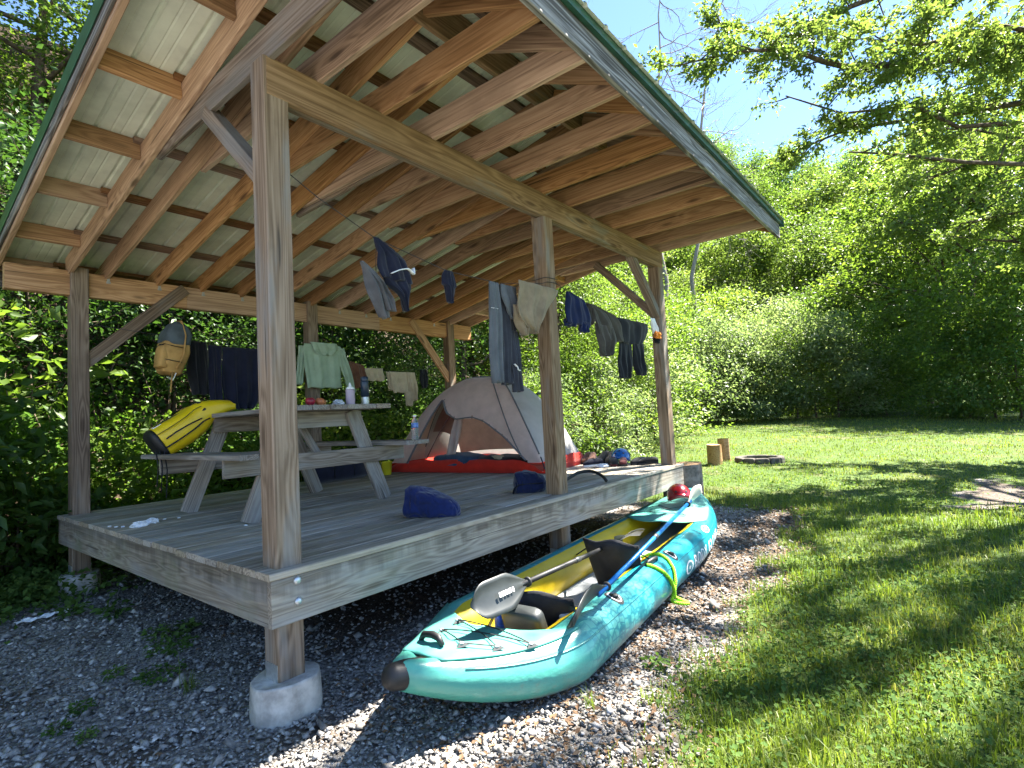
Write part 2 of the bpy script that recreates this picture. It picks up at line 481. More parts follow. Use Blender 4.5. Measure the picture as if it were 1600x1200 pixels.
posts = [(0, 0, P_ZF), (MX-Q, 0, P_ZF-0.002), (L_-Q, 0, P_ZF-0.001), (0, W_-Q, P_ZB+.03), (2.45, W_-Q, P_ZB+.031), (L_-Q, W_-Q, P_ZB+.032)]
for i, (x, y, z) in enumerate(posts):
    po = vpost(x, y, z, 0.172)
    # concrete pier and steel post base
    mb = MB()
    n = 26; rs = random.Random(i+3)
    lay = [(0.0, 1.02), (0.05, 1.01), (0.10, 1.0), (0.150, 0.985), (0.166, 0.97), (0.172, 0.94), (0.1721, 0.0)]
    V = []; F = []
    ph = [rs.uniform(0, 6.28) for _ in range(4)]
    for zz, k in lay:
        for a in range(n):
            t = 2*math.pi*a/n
            r = 0.165*k*(1+0.045*math.sin(2*t+ph[0])+0.03*math.sin(3*t+ph[1])+0.02*math.sin(7*t+ph[2]))
            V.append((r*math.cos(t), r*math.sin(t), zz - 0.09 + (0.09 if zz > 0 else 0) + (0.012*math.sin(t+ph[3]) if 0.1 < zz < .17 else 0)))
    for j in range(len(lay)-1):
        for a in range(n):
            F.append((j*n+a, j*n+(a+1) % n, (j+1)*n+(a+1) % n, (j+1)*n+a))
    mb.add(V, F)
    mb.build("concrete_pier", M_CONC, pav, Matrix.Translation((x+Q/2, y+Q/2, 0)), smooth=True)
    mb = MB(); e = 0.0035
    mb.box((-Q/2-e, -Q/2+.012, 0), (-Q/2+.001, Q/2-.012, 0.085)); mb.add([(Q/2-.001, -Q/2+.012, 0), (Q/2+e, -Q/2+.012, 0), (Q/2+e, Q/2-.012, 0), (Q/2-.001, Q/2-.012, 0), (Q/2-.001, -Q/2+.012, .085), (Q/2+e, -Q/2+.012, .085), (Q/2+e, Q/2-.012, .085), (Q/2-.001, Q/2-.012, .085)], [(0,3,2,1),(4,5,6,7),(0,1,5,4),(1,2,6,5),(2,3,7,6),(3,0,4,7)]); n8 = len(mb.V); mb.F += [(1, n8-8, n8-5, 2)]; mb.M += [0]
    mb.build("post_base_bracket", M_STEEL, pav, Matrix.Translation((x+Q/2, y+Q/2, 0.168)))

# deck: rim boards, boards, joists
deck = thing("deck", None, None, (0, 0, DZ), parent=pav)
ZT = DZ
rimz = DZ-0.035-0.1135
for (a, b) in [((-.058, -.039), (L_+.058, -.039)), ((-.058, W_+.039), (L_+.058, W_+.039))]:
    board("rim_board", (a[0], a[1], rimz), (b[0], b[1], rimz), 0.038, 0.227, M_RIM, deck)
for x in (-.0395, L_+.0395):
    board("rim_board", (x, -.0185, rimz-.001), (x, W_+.0185, rimz-.001), 0.038, 0.227, M_RIM, deck)
for i in range(1, 11):
    x = i*L_/11
    board("joist", (x, -.018, rimz), (x, W_+.018, rimz), 0.038, 0.2, M_BEAM, deck)
NB = 28
pitch = (W_+.136)/NB
rb = random.Random(5)
for i in range(NB):
    y = -.068 + pitch*(i+.5)
    dz = rb.uniform(-.0015, .0015)
    x0 = -.068+rb.uniform(-.006, .004); x1 = L_+.068+rb.uniform(-.004, .006)
    cut = None if i == 0 else rb.choice([1.9, 2.34, 2.81, 3.27])
    segs = [(x0, x1)] if cut is None or i % 3 == 0 else [(x0, cut-.0015), (cut+.0015, x1)]
    for (a, b) in segs:
        board("deck_board", (a, y, DZ-.0175+dz), (b, y, DZ-.0175+dz), pitch-.008, 0.035, M_DECK, deck, c=0.005)
for (bx, bz) in [(0.075, -.062), (0.078, -.165)]:
    mb = MB(); mb.lathe([(0.0, .012), (.012, .012), (.019, .006), (.021, 0)][::-1], 14)
    mb.build("bolt_head", M_STEEL, deck, Matrix.Translation((bx, -.0585, DZ+bz)) @ Matrix.Rotation(R(90), 4, 'X'), smooth=True)

# beams
zc = (P_ZF+P_ZFB)/2
fb1 = board("front_beam", (.018, .0185, zc+.001), (L_+.004, .0185, zc+.001), .045, P_ZF-P_ZFB, M_BEAM, pav)
fb2 = board("front_beam", (.022, .0655, zc-.001), (L_+.001, .0655, zc-.001), .045, P_ZF-P_ZFB-.003, M_BEAM, pav)
zc = (P_ZB+P_ZBB)/2
board("back_beam", (-.46, W_-.056, zc), (1.02, W_-.056, zc), .09, P_ZB-P_ZBB, M_RAFT, pav)
board("back_beam", (1.022, W_-.0565, zc-.002), (3.62, W_-.0565, zc-.002), .09, P_ZB-P_ZBB, M_RAFT, pav)
board("back_beam", (3.622, W_-.056, zc), (L_+.46, W_-.056, zc), .09, P_ZB-P_ZBB, M_RAFT, pav)

# knee braces
def brace(p0, p1, mat=M_POST, w=.09, h=.09, up=(0, 0, 1)):
    board("knee_brace", p0, p1, w, h, mat, pav, up=up)


brace((.07, .10, 2.02+DZ), (.07, .80, 2.69+DZ))
brace((.10, W_-.085, 1.42+DZ), (1.0, W_-.105, 2.28+DZ), w=.045, h=.12)
brace((L_-.10, W_-.085, 1.36+DZ), (4.22, W_-.105, 2.28+DZ), M_RAFT, w=.045, h=.12)
brace((L_-.10, .066, 1.84+DZ), (4.36, .066, 2.50+DZ))
brace((L_-.068, .10, 1.86+DZ), (L_-.068, .90, 2.69+DZ), M_BEAM)

# ---------------------------------------------------------------- roof
roof = thing("roof", None, None, (0, 0, P_ZF), parent=pav)
SL = 0.178
RY = -0.45                                       # ridge
XL, XR = -.50, 5.66


def zrb(y): return DZ+2.288+SL*(3.72-y)          # underside of the back rafters
def zmet(y): return zrb(y)+.187+.040             # underside of the back metal
ZRG = zmet(RY)
YF = -1.30
ZFE = DZ+2.875                                   # underside of front metal at the eave
SF = (ZRG-ZFE)/(RY-YF)
def zmf(y): return ZRG-SF*(RY-y)


XS = [.045, .335, .785, 1.22, 1.655, 2.11, 2.55, 2.98, 3.42, 3.86, 4.33, 4.75, 5.105]
YB = W_+.40
JZ = DZ+2.664
nrm = Vector((0, SL, 1)).normalized()
nf = Vector((0, -SF, 1)).normalized()
for i, x in enumerate(XS):
    xr = x-.041
    ye = W_-.02 if i == 0 else YB-.03
    h = .184
    cz = .092*math.sqrt(1+SL*SL)
    board("rafter", (xr, RY+.022, zrb(RY+.022)+cz), (xr, ye, zrb(ye)+cz), .038, h, M_RAFT, roof, up=nrm)
    board("ceiling_joist", (x, -1.229, JZ+.092), (x, 1.60+rb.uniform(-.12, .12), JZ+.092), .038, .184, M_GREYW if i == 0 else M_RAFT, roof)
    fz = .07*math.sqrt(1+SF*SF)
    board("front_rafter", (xr, RY-.022, zmf(RY-.022)-.042-fz), (xr, -1.229, zmf(-1.229)-.042-fz), .038, .14, M_RAFT, roof, up=nf)
    if i:
        mb = MB(); mb.box((-.012, -.003, -.05), (.012, 0, .02)); mb.box((-.018, -.0035, -.05), (.018, .0, -.028))
        mb.build("rafter_tie", M_TIE, roof, Matrix.Translation((x-.03, W_-.1015, P_ZB-.03)))
board("ceiling_joist", (1.262, .09, JZ+.094), (1.262, 1.86, JZ+.060), .038, .184, M_GREYW, roof)
board("ridge_board", (XL+.04, RY, ZRG-.13), (XR-.04, RY, ZRG-.13), .038, .235, M_BEAM, roof)
M_PURL = wood("purlin_wood", (0.06, 0.03, 0.014), (0.16, 0.082, 0.04), (0.25, 0.145, 0.08), knot=0.5)
for y in (-.15, .27, 1.03, 1.79, 2.56, 3.35, 4.1):
    cz = zmet(y)-.0205
    board("purlin", (-.06, y, cz), (XR-.03, y, cz), .089, .037, M_PURL, roof, up=nrm)
    board("lookout", (XL+.04, y, zmet(y)-.075), (-.018, y, zmet(y)-.075), .04, .145, M_RAFT, roof, up=nrm)
    board("lookout", (L_+.005, y, zmet(y)-.075), (XR-.04, y, zmet(y)-.075), .04, .145, M_RAFT, roof, up=nrm)
for y in (-.66, -.95, -1.17):
    board("purlin", (XL+.04, y, zmf(y)-.0205), (XR-.03, y, zmf(y)-.0205), .089, .037, M_PURL, roof, up=nf)
# fly rafters, rake boards and their metal trim
for x, s in ((XL+.019, -1), (XR-.019, 1)):
    cz = .085
    for nm, xo, mt, dp in (("fly_rafter", 0, M_RAFT, .17), ("rake_board", s*.031, M_FASC, .14)):
        dz = .005 if nm == "rake_board" else .004
        board(nm, (x+xo, RY+.002, zmet(RY)-dz-dp/2*1.015), (x+xo, YB, zmet(YB)-dz-dp/2*1.015), .038 if nm == "fly_rafter" else .02, dp, mt, roof, up=nrm)
        board(nm, (x+xo, RY-.002, zmf(RY)-dz-dp/2*1.08), (x+xo, -1.229, zmf(-1.229)-dz-dp/2*1.08), .038 if nm == "fly_rafter" else .02, dp, mt, roof, up=nf)
    xx = x+s*.046
    mb = MB()
    for (ya, za, yb, zb) in ((RY, zmet(RY), YB+.03, zmet(YB+.03)), (YF-.02, zmf(YF-.02), RY, zmf(RY))):
        for (o0, o1, d0, d1) in ((0, .004*s, -.085, .028), (-.10*s, .004*s, .024, .028)):
            xa, xb = sorted((xx+o0, xx+o1))
            mb.add([(xa, ya, za+d0), (xb, ya, za+d0), (xb, yb, zb+d0), (xa, yb, zb+d0), (xa, ya, za+d1), (xb, ya, za+d1), (xb, yb, zb+d1), (xa, yb, zb+d1)],
                   [(0,3,2,1),(4,5,6,7),(0,1,5,4),(1,2,6,5),(2,3,7,6),(3,0,4,7)])
    mb.build("rake_trim", M_GREEN, roof)
# front and back fascia
board("fascia_board", (XL-.02, -1.2495, DZ+2.76), (XR+.02, -1.2495, DZ+2.76), .038, .20, M_FASC, roof)
board("fascia_board", (XL-.02, YB+.02, zrb(YB)+.10), (XR+.02, YB+.02, zrb(YB)+.10), .038, .20, M_FASC, roof)
mb = MB()
mb.box((XL-.03, -1.300, ZFE-.052), (XR+.03, -1.296, ZFE+.004)); mb.box((XL-.03, -1.296, ZFE-.052), (XR+.03, -1.272, ZFE-.048))
mb.build("eave_trim", M_GREEN, roof)
# ribbed metal sheets, green above and pale below
def ribs(x0, x1):
    xs, hs = [], []
    x = x0
    w = .2287
    while x < x1-1e-6:
        for (a, h) in ((0, 0), (.008, .018), (.024, .018), (.032, 0), (.09, 0), (.098, .004), (.108, 0), (.15, 0), (.158, .004), (.168, 0)):
            if x+a <= x1: xs.append(x+a); hs.append(h)
        x += w
    xs.append(x1); hs.append(0)
    return xs, hs


sw = .9148
x = XL-.02; si = 0
while x < XR:
    x1 = min(x+sw, XR+.02)
    for side in (0, 1):
        xs, hs = ribs(x+.001, x1+.006)
        ov = .0016*(si % 2)
        if side == 0: ends = [(RY+.0, zmet(RY)), (YB+.06, zmet(YB+.06))]
        else: ends = [(YF-.03, zmf(YF-.03)), (RY-.0, zmf(RY))]
        V = []; F = []; MI = []
        n = len(xs)
        for t in (0.0012, .0035):
            for (yy, zz) in ends:
                for a, h in zip(xs, hs): V.append((a, yy, zz+h+t+ov))
        for k in range(n-1):
            F.append((k, n+k, n+k+1, k+1)); MI.append(1)
            F.append((2*n+k, 2*n+k+1, 3*n+k+1, 3*n+k)); MI.append(0)
            F.append((k, k+1, 2*n+k+1, 2*n+k)); MI.append(0)
            F.append((n+k+1, n+k, 3*n+k, 3*n+k+1)); MI.append(0)
        link("roof_sheet", py_mesh("roof_sheet", V, F, [M_GREEN, M_PALE], False, MI), roof)
    x += sw; si += 1
mb = MB()
for s, zf in ((1, zmet), (-1, zmf)):
    ya, yb = RY, RY+s*.16
    mb.add([(XL-.03, ya, zf(ya)+.034), (XR+.03, ya, zf(ya)+.034), (XR+.03, yb, zf(yb)+.03), (XL-.03, yb, zf(yb)+.03)], [(0, 1, 2, 3) if s > 0 else (3, 2, 1, 0)])
mb.build("ridge_cap", M_GREEN, roof)
# ================================================================ vegetation
M_BARK = plain("bark", (0.085, 0.065, 0.048), 0.95, 0, 0.5, 14, 0.1, 0.9, bscale=30)
M_VSTEM = plain("vine_bark", (0.13, 0.10, 0.07), 0.9, 0, 0.4, 10, 0.1)
M_BARKP = plain("pale_bark", (0.26, 0.235, 0.20), 0.9, 0, 0.3, 10, 0.1, 0.6, bscale=30)
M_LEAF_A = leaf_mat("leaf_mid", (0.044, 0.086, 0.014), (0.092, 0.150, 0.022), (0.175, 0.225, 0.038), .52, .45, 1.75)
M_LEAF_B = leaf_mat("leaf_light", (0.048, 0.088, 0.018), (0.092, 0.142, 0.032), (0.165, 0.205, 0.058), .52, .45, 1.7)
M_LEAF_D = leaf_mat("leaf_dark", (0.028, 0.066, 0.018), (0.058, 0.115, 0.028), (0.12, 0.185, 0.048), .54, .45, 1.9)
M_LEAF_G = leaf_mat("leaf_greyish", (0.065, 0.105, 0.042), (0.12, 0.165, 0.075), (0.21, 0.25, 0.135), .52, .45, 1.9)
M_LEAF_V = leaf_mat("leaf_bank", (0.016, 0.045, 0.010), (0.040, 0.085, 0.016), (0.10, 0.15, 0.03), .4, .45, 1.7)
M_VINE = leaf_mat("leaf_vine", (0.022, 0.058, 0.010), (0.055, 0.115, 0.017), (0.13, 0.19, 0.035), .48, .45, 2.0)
M_GRASS = leaf_mat("grass_blade", (0.070, 0.110, 0.014), (0.118, 0.168, 0.020), (0.23, 0.21, 0.07), .42, .5, 1.7)
M_CLOV = leaf_mat("clover_leaf", (0.04, 0.085, 0.02), (0.075, 0.135, 0.03), (0.12, 0.18, 0.05), .35, .75, 1.35, .1)


def unit(v): return v/np.maximum(np.linalg.norm(v, axis=1, keepdims=True), 1e-9)


def leaf_geo(P, size, g, up=0.9, asp=0.55, droop=0.25, dirs=None):
    """folded two-triangle leaves at points P"""
    n = len(P)
    N = g.normal(0, .75, (n, 3)); N[:, 2] += up; N = unit(N)
    D = g.normal(0, 1, (n, 3)) if dirs is None else dirs+g.normal(0, .45, (n, 3))
    D[:, 2] -= droop
    D = unit(D-N*(D*N).sum(1, keepdims=True)); S = np.cross(N, D)
    s = (size*g.uniform(.6, 1.35, n))[:, None] if np.isscalar(size) else size[:, None]
    tip = P+D*s-N*s*.12
    mid = P+D*s*.42+N*s*.10*0
    a = mid+S*s*asp*.5+N*s*.10; b_ = mid-S*s*asp*.5+N*s*.10
    V = np.stack([P, a, tip, b_], 1).reshape(-1, 3)
    i = np.arange(n)[:, None]*4
    F = np.concatenate([i+[0, 1, 2], i+[0, 2, 3]], 1).reshape(-1, 3)
    t = np.repeat(np.clip(g.normal(.5, .22, n), 0, 1), 2)
    return V, F, t


def tubes_geo(paths, n=5):
    """paths: list of (pts (k,3), radii (k,))"""
    VV, FF, o = [], [], 0
    ang = np.linspace(0, 2*np.pi, n, endpoint=False)
    for pts, rad in paths:
        pts = np.asarray(pts, float); rad = np.asarray(rad, float); k = len(pts)
        d = np.gradient(pts, axis=0); d = unit(d)
        ref = np.array([0, 0, 1.]) if abs(d[0, 2]) < .9 else np.array([1., 0, 0])
        a = unit(np.cross(d, ref)); b = np.cross(d, a)
        V = pts[:, None]+rad[:, None, None]*(a[:, None]*np.cos(ang)[None, :, None]+b[:, None]*np.sin(ang)[None, :, None])
        VV.append(V.reshape(-1, 3))
        i = np.arange(k-1)[:, None]*n+np.arange(n)[None]; j = np.arange(k-1)[:, None]*n+(np.arange(n)[None]+1) % n
        FF.append(np.stack([i, j, j+n, i+n], -1).reshape(-1, 4)+o); o += k*n
    return np.concatenate(VV), np.concatenate(FF)


def wander(p0, p1, k, amp, g):
    t = np.linspace(0, 1, k)[:, None]
    w = np.cumsum(g.normal(0, 1, (k, 3)), 0); w -= w[0]+(w[-1]-w[0])*t
    return p0+(p1-p0)*t+w*amp*np.linalg.norm(p1-p0)/np.sqrt(k)


def grow(seed, H, Rc, base, nl, nleaf, ls, r0=.16, spread=.30, top=1.0, mats=None, lean=(0, 0), asp=.55, el0=5, el1=65, up=.9):
    """a broadleaf tree at the origin -> (wood mesh, leaf mesh)"""
    g = np.random.default_rng(seed)
    T = wander(np.zeros(3), np.array([lean[0], lean[1], H*.86]), 9, .035, g)
    paths = [(T, np.linspace(r0, r0*.18, 9))]
    cl, cw, cd = [], [], []
    for i in range(nl):
        f = (i+.5)/nl
        z = base+(H*.84-base)*f**.9
        k = z/(H*.86)*8; k0 = int(min(k, 7)); q = T[k0]+(T[k0+1]-T[k0])*(k-k0)
        az = i*2.39996+g.uniform(-.4, .4); el = np.radians(el0+(el1-el0)*f+g.uniform(-10, 10))
        zz = (z-base)/(H-base)
        ln = Rc*(.55+.75*np.sin(np.pi*min(.95, .18+zz*.8)))*g.uniform(.75, 1.1)*(1 if top >= 1 else 1)
        e = q+ln*np.array([np.cos(az)*np.cos(el), np.sin(az)*np.cos(el), np.sin(el)])
        b = wander(q, e, 6, .09, g); r1 = r0*.42*(1-.6*f)
        paths.append((b, np.linspace(r1, r1*.15, 6)))
        ns = int(5+3*g.random())
        for j in range(ns):
            u = .25+.75*(j+g.random())/ns
            kk = u*5; k0 = int(min(kk, 4)); s0 = b[k0]+(b[k0+1]-b[k0])*(kk-k0)
            dd = (e-q)/max(ln, .01)+g.normal(0, .75, 3); dd[2] *= .6; dd /= np.linalg.norm(dd)
            sl = ln*.42*(1.2-.6*u)*g.uniform(.6, 1.2)
            s1 = s0+dd*sl
            sb = wander(s0, s1, 4, .1, g)
            paths.append((sb, np.linspace(r1*.32, r1*.06, 4)))
            for m_ in range(3):
                w = .35+.65*(m_+g.random())/3
                cl.append(s0+(s1-s0)*w+g.normal(0, .05, 3)); cw.append(.6+g.random()); cd.append(dd)
    cl = np.array(cl); cw = np.array(cw); cd = np.array(cd)
    pick = g.choice(len(cl), nleaf, p=cw/cw.sum())
    off = g.normal(0, 1, (nleaf, 3))*np.array([1, 1, .55])*spread*Rc*.42*(.5+g.random((nleaf, 1)))
    P = cl[pick]+off
    P[:, 2] = np.maximum(P[:, 2], .15+.3*g.random(nleaf))
    V, F, t = leaf_geo(P, ls, g, up, asp, .25, dirs=cd[pick])
    # whole sprays differ a little in hue
    t = np.clip(t*.6+.4*np.repeat(g.random(len(cl))[pick], 2), 0, 1)
    wv, wf = tubes_geo(paths)
    return (fast_mesh("trunk", wv, wf, mats[0], smooth=True), fast_mesh("crown", V, F, mats[1], t))


def plant(name, meshes, loc, rz, s, label, cat, group=None, parts=("trunk", "crown"), sz=None):
    o = bpy.data.objects.new(name, None); COL.objects.link(o); o.empty_display_size = .2
    place(o, None, Matrix.Translation(loc) @ Matrix.Rotation(rz, 4, 'Z') @ Matrix.Diagonal((s, s, sz or s, 1)))
    tag(o, label, cat, group)
    for nm, me in zip(parts, meshes):
        c = bpy.data.objects.new(nm, me); COL.objects.link(c); c.parent = o; WM[c] = WM[o]
    return o


def pix_dir(px):
    """horizontal bearing through a column of the picture (for laying out the wood)"""
    d = _f+_r2*((px-800)/843.39)-_u2*((640-600)/843.39)
    h = Vector((d.x, d.y)); h.normalize(); return h


def spot(px, dist):
    d = pix_dir(px); x = CAM.x+d.x*dist; y = CAM.y+d.y*dist
    return (x, y, float(height(x, y))-.05)


T1 = grow(21, 13, 4.2, 3.2, 17, 13500, .22, .20, mats=(M_BARK, M_LEAF_B))
T2 = grow(22, 11, 3.8, 1.6, 18, 13500, .20, .17, mats=(M_BARK, M_LEAF_A))
T3 = grow(23, 15, 4.6, 4.0, 18, 18000, .24, .24, mats=(M_BARK, M_LEAF_D))
N1 = grow(25, 8.5, 3.2, 1.2, 20, 34000, .095, .13, mats=(M_BARK, M_LEAF_A))
N2 = grow(26, 9.5, 3.4, 2.2, 20, 34000, .10, .14, mats=(M_BARK, M_LEAF_B))
T4 = grow(24, 9, 3.4, .8, 18, 12500, .19, .13, mats=(M_BARK, M_LEAF_B))
B1 = grow(31, 3.2, 2.0, .25, 16, 7000, .13, .05, spread=.42, mats=(M_BARK, M_LEAF_G), el0=0, el1=70)
B2 = grow(32, 2.6, 1.9, .2, 16, 9000, .12, .05, spread=.42, mats=(M_BARK, M_LEAF_D), el0=0, el1=70)
B3 = grow(33, 3.6, 2.1, .3, 16, 7000, .13, .05, spread=.42, mats=(M_BARK, M_LEAF_A), el0=0, el1=70)
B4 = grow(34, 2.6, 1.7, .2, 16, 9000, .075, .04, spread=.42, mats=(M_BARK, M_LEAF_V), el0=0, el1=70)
for me in (T1, T2, T3, T4, N1, N2, B4, B1, B2, B3):
    me[0].name = "trunk"; me[1].name = "crown"
rv = random.Random(77)
LAB = {0: "tall light green tree in the wood beyond the lawn", 1: "mid green leafy tree in the wood beyond the lawn",
       2: "tall dark green tree in the wood beyond the lawn", 3: "low branching light green tree at the edge of the wood"}
TT = (T1, T2, T3, T4)
# (column, distance, kind, scale)
WOOD = [(700, 24, 3, .8), (770, 21, 3, .75), (840, 22, 3, .8), (905, 24, 3, .85), (960, 27, 3, .85),
        (1010, 33, 3, .72), (1060, 36, 3, .7), (1115, 36.5, 3, .66), (1170, 37, 3, .72), (1225, 37, 3, .68), (1285, 37.5, 3, .74), (1340, 37, 3, .7),
        (985, 40, 1, .85), (1040, 41, 3, 1.0), (1095, 42, 1, .82), (1150, 42, 3, 1.02), (1205, 43, 1, .86), (1260, 42, 3, 1.05), (1318, 43, 0, .8), (1375, 42, 3, 1.1), (1430, 42, 0, .9),
        (1010, 52, 0, .9), (1075, 53, 1, 1.0), (1130, 53, 0, .9), (1190, 54, 0, .95), (1250, 54, 1, 1.05), (1310, 54, 0, 1.0), (1370, 53, 0, 1.05), (1440, 53, 1, 1.1), (1510, 52, 0, 1.1),
        (1040, 66, 0, 1.0), (1120, 67, 2, 1.0), (1185, 67, 0, 1.1), (1245, 68, 2, 1.05), (1320, 67, 0, 1.15), (1390, 66, 2, 1.1), (1460, 66, 0, 1.15), (1150, 82, 0, 1.1), (1230, 83, 1, 1.3), (1300, 83, 0, 1.1),
        (1412, 36, 3, .75), (1455, 38, 1, 1.1), (1500, 33, 1, 1.05), (1545, 31, 1, 1.15), (1600, 30, 0, 1.0), (1590, 42, 0, 1.1), (820, 36, 0, .85), (900, 38, 0, .85)]
NTH = ["leftmost", "second", "third", "fourth", "fifth", "sixth", "seventh", "eighth", "ninth", "tenth", "eleventh", "twelfth", "thirteenth", "fourteenth", "fifteenth", "sixteenth", "seventeenth", "eighteenth", "nineteenth", "twentieth"]
for i, (px, d, k, s) in enumerate(WOOD):
    plant("tree", TT[k], spot(px, d), rv.uniform(0, 6.28), s*rv.uniform(.94, 1.06), LAB[k], "tree", "trees of the wood beyond the lawn")
BLAB = {0: "grey green shrub", 1: "dark green shrub", 2: "mid green shrub"}
FRONT = [(1055, 24, 0, .95), (1085, 25, 0, .85), (1120, 26, 0, 1.0), (1150, 26.5, 2, .7), (1178, 26.5, 0, .95), (1212, 27, 0, .95), (1245, 27, 2, .85), (1275, 27.5, 0, .95),
         (1310, 27.5, 0, .9), (1345, 28, 2, .9), (1385, 28.5, 1, .8), (1515, 26.5, 2, .8), (1555, 25.5, 1, .9), (1595, 25, 2, 1.0)]
for i, (px, d, k, s) in enumerate(FRONT):
    lb = BLAB[k]+(", leftmost in the front row along the far lawn edge" if i == 0 else ", %s from left in the front row along the far lawn edge" % NTH[i])
    plant("shrub", (B1, B2, B3)[k], spot(px, d), rv.uniform(0, 6.28), s*rv.uniform(.92, 1.08), lb, "shrub", "shrubs along the far edge of the lawn", parts=("stems", "foliage"), sz=s*rv.uniform(.95, 1.25))
BACK = [(1130, 32, 2, 1.15), (1200, 32.5, 0, 1.2), (1260, 33, 2, 1.15), (1330, 33.5, 0, 1.1), (1075, 31, 2, 1.1), (1015, 22.5, 2, .9), (1640, 25, 2, 1.1), (1400, 34, 1, 1.0), (1440, 44, 1, 1.3)]
for i, (px, d, k, s) in enumerate(BACK):
    plant("shrub", (B1, B2, B3)[k], spot(px, d), rv.uniform(0, 6.28), s*rv.uniform(.92, 1.08), BLAB[k]+" behind the front row along the far lawn edge", "shrub", "shrubs behind the far lawn edge row", parts=("stems", "foliage"), sz=s*rv.uniform(.95, 1.25))
# nearer greenery behind and beside the shelter
for i, (x, y, k, s) in enumerate([(7.6, 5.9, 3, .85), (9.6, 7.6, 3, .95), (6.0, 8.2, 1, .9), (3.2, 8.6, 1, .85), (.6, 9.0, 3, .9), (-2.6, 8.8, 1, .95), (-6.2, 8.2, 3, .95), (12.5, 8.0, 1, 1.0), (8.4, 10.5, 2, .8), (-.8, 12.5, 0, .8), (-4.6, 12.5, 2, .8), (4.8, 12.5, 0, .8), (-9.0, 10.0, 1, 1.0), (11.2, 5.6, 3, .62), (-5.0, 5.6, 3, .6)]):
    plant("tree", {0: N2, 1: N1, 2: N1, 3: N2}[k], (x, y, float(height(x, y))-.1), rv.uniform(0, 6.28), s, "leafy tree crowding the bank behind the shelter", "tree", "trees on the bank behind the shelter")
for i, (x, y, k, s) in enumerate([(6.2, 4.9, 1, .55), (6.9, 3.6, 2, .42), (7.9, 4.1, 0, .5), (9.2, 4.5, 2, .62), (10.4, 4.2, 0, .6), (11.8, 4.7, 2, .75), (13.6, 4.6, 0, .8), (15.5, 4.9, 2, .9)]):
    plant("shrub", (B1, B2, B3)[k], (x, y, float(height(x, y))-.05), rv.uniform(0, 6.28), s, "leafy shrub beyond the tent, %s%s along the near lawn edge" % (NTH[i], "" if i == 0 else " from left"), "shrub", "shrubs beside the tent end of the deck", parts=("stems", "foliage"))

for i, (x, y, s) in enumerate([(-1.5, 6.3, 1.0), (.2, 6.6, 1.1), (1.8, 6.4, .9), (3.2, 6.7, 1.1), (4.6, 6.5, 1.1), (5.7, 6.6, 1.2), (6.8, 6.7, 1.1), (4.0, 5.7, .6), (5.4, 5.8, .7), (2.4, 7.8, 1.1), (5.2, 8.2, 1.2), (-3.5, 6.6, 1.1)]):
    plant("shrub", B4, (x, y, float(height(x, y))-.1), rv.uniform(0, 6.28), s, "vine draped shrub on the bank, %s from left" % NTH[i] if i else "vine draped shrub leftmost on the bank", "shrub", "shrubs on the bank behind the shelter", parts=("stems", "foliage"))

# ---- big tree standing just right of the view, its limbs reaching in
def pray(px, py, depth):
    d = _f+_r2*((px-800)/843.39)-_u2*((py-600)/843.39)
    return np.array(CAM+d*depth)


g = np.random.default_rng(91)
tb = np.array([11.2, -6.3, float(height(11.2, -6.3))])
trunk = wander(tb, tb+np.array([.3, .5, 12.5]), 10, .03, g)
paths = [(trunk, np.linspace(.34, .07, 10))]
limbs = [[(1640, 78, 10.5), (1480, 94, 10.0), (1330, 106, 9.4), (1285, 96, 9.2), (1235, 76, 9.0), (1160, 80, 8.8), (1075, 98, 8.8)],
         [(1660, -60, 10.5), (1500, -30, 10.2), (1380, -10, 10.0), (1330, 10, 10.0), (1265, 52, 9.8), (1200, 60, 9.7), (1110, 30, 9.6)],
         [(1660, 150, 11), (1540, 170, 10.6), (1420, 188, 10.2), (1330, 200, 10), (1250, 232, 9.8)],
         [(1680, 60, 9), (1560, 40, 8.6), (1440, 70, 8.2), (1360, 62, 8.0)],
         [(1700, 240, 11.5), (1600, 215, 12), (1500, 262, 12.5), (1400, 300, 13)],
         [(1690, 330, 10.5), (1600, 330, 10.8), (1500, 350, 11.2)],
         [(1640, 400, 11), (1590, 378, 11), (1540, 375, 11.2)]]
L3 = [np.array([pray(*q) for q in lb]) for lb in limbs]
# limbs that reach over the lawn outside the picture and dapple it
for az, el, ln, z0 in [(1.9, 20, 6.0, 5.0), (2.4, 28, 6.4, 6.4), (2.9, 15, 6.6, 5.4), (3.3, 30, 6.2, 7.2), (3.8, 18, 6.4, 5.6), (4.3, 24, 6.0, 6.6), (4.9, 20, 5.5, 5.8), (5.6, 30, 5, 6.5), (.1, 30, 5, 6), (.8, 25, 5, 5.5),
                        (2.7, 50, 5.4, 8.0), (2.62, 22, 8.2, 5.6), (2.85, 28, 8.6, 6.6), (2.55, 34, 8.8, 6.8), (2.75, 40, 8.6, 7.4), (3.0, 35, 8.8, 7.6), (3.6, 52, 5.2, 8.4), (4.6, 55, 4.6, 8.8), (1.6, 55, 4.6, 8.6), (2.2, 8, 5.4, 4.4), (3.05, 40, 6.6, 7.4)]:
    q = tb+np.array([.1, .15, z0]); e = q+ln*np.array([np.cos(az)*np.cos(R(el)), np.sin(az)*np.cos(R(el)), np.sin(R(el))])
    L3.append(wander(q, e, 7, .07, g))
cl, cd, cwt = [], [], []
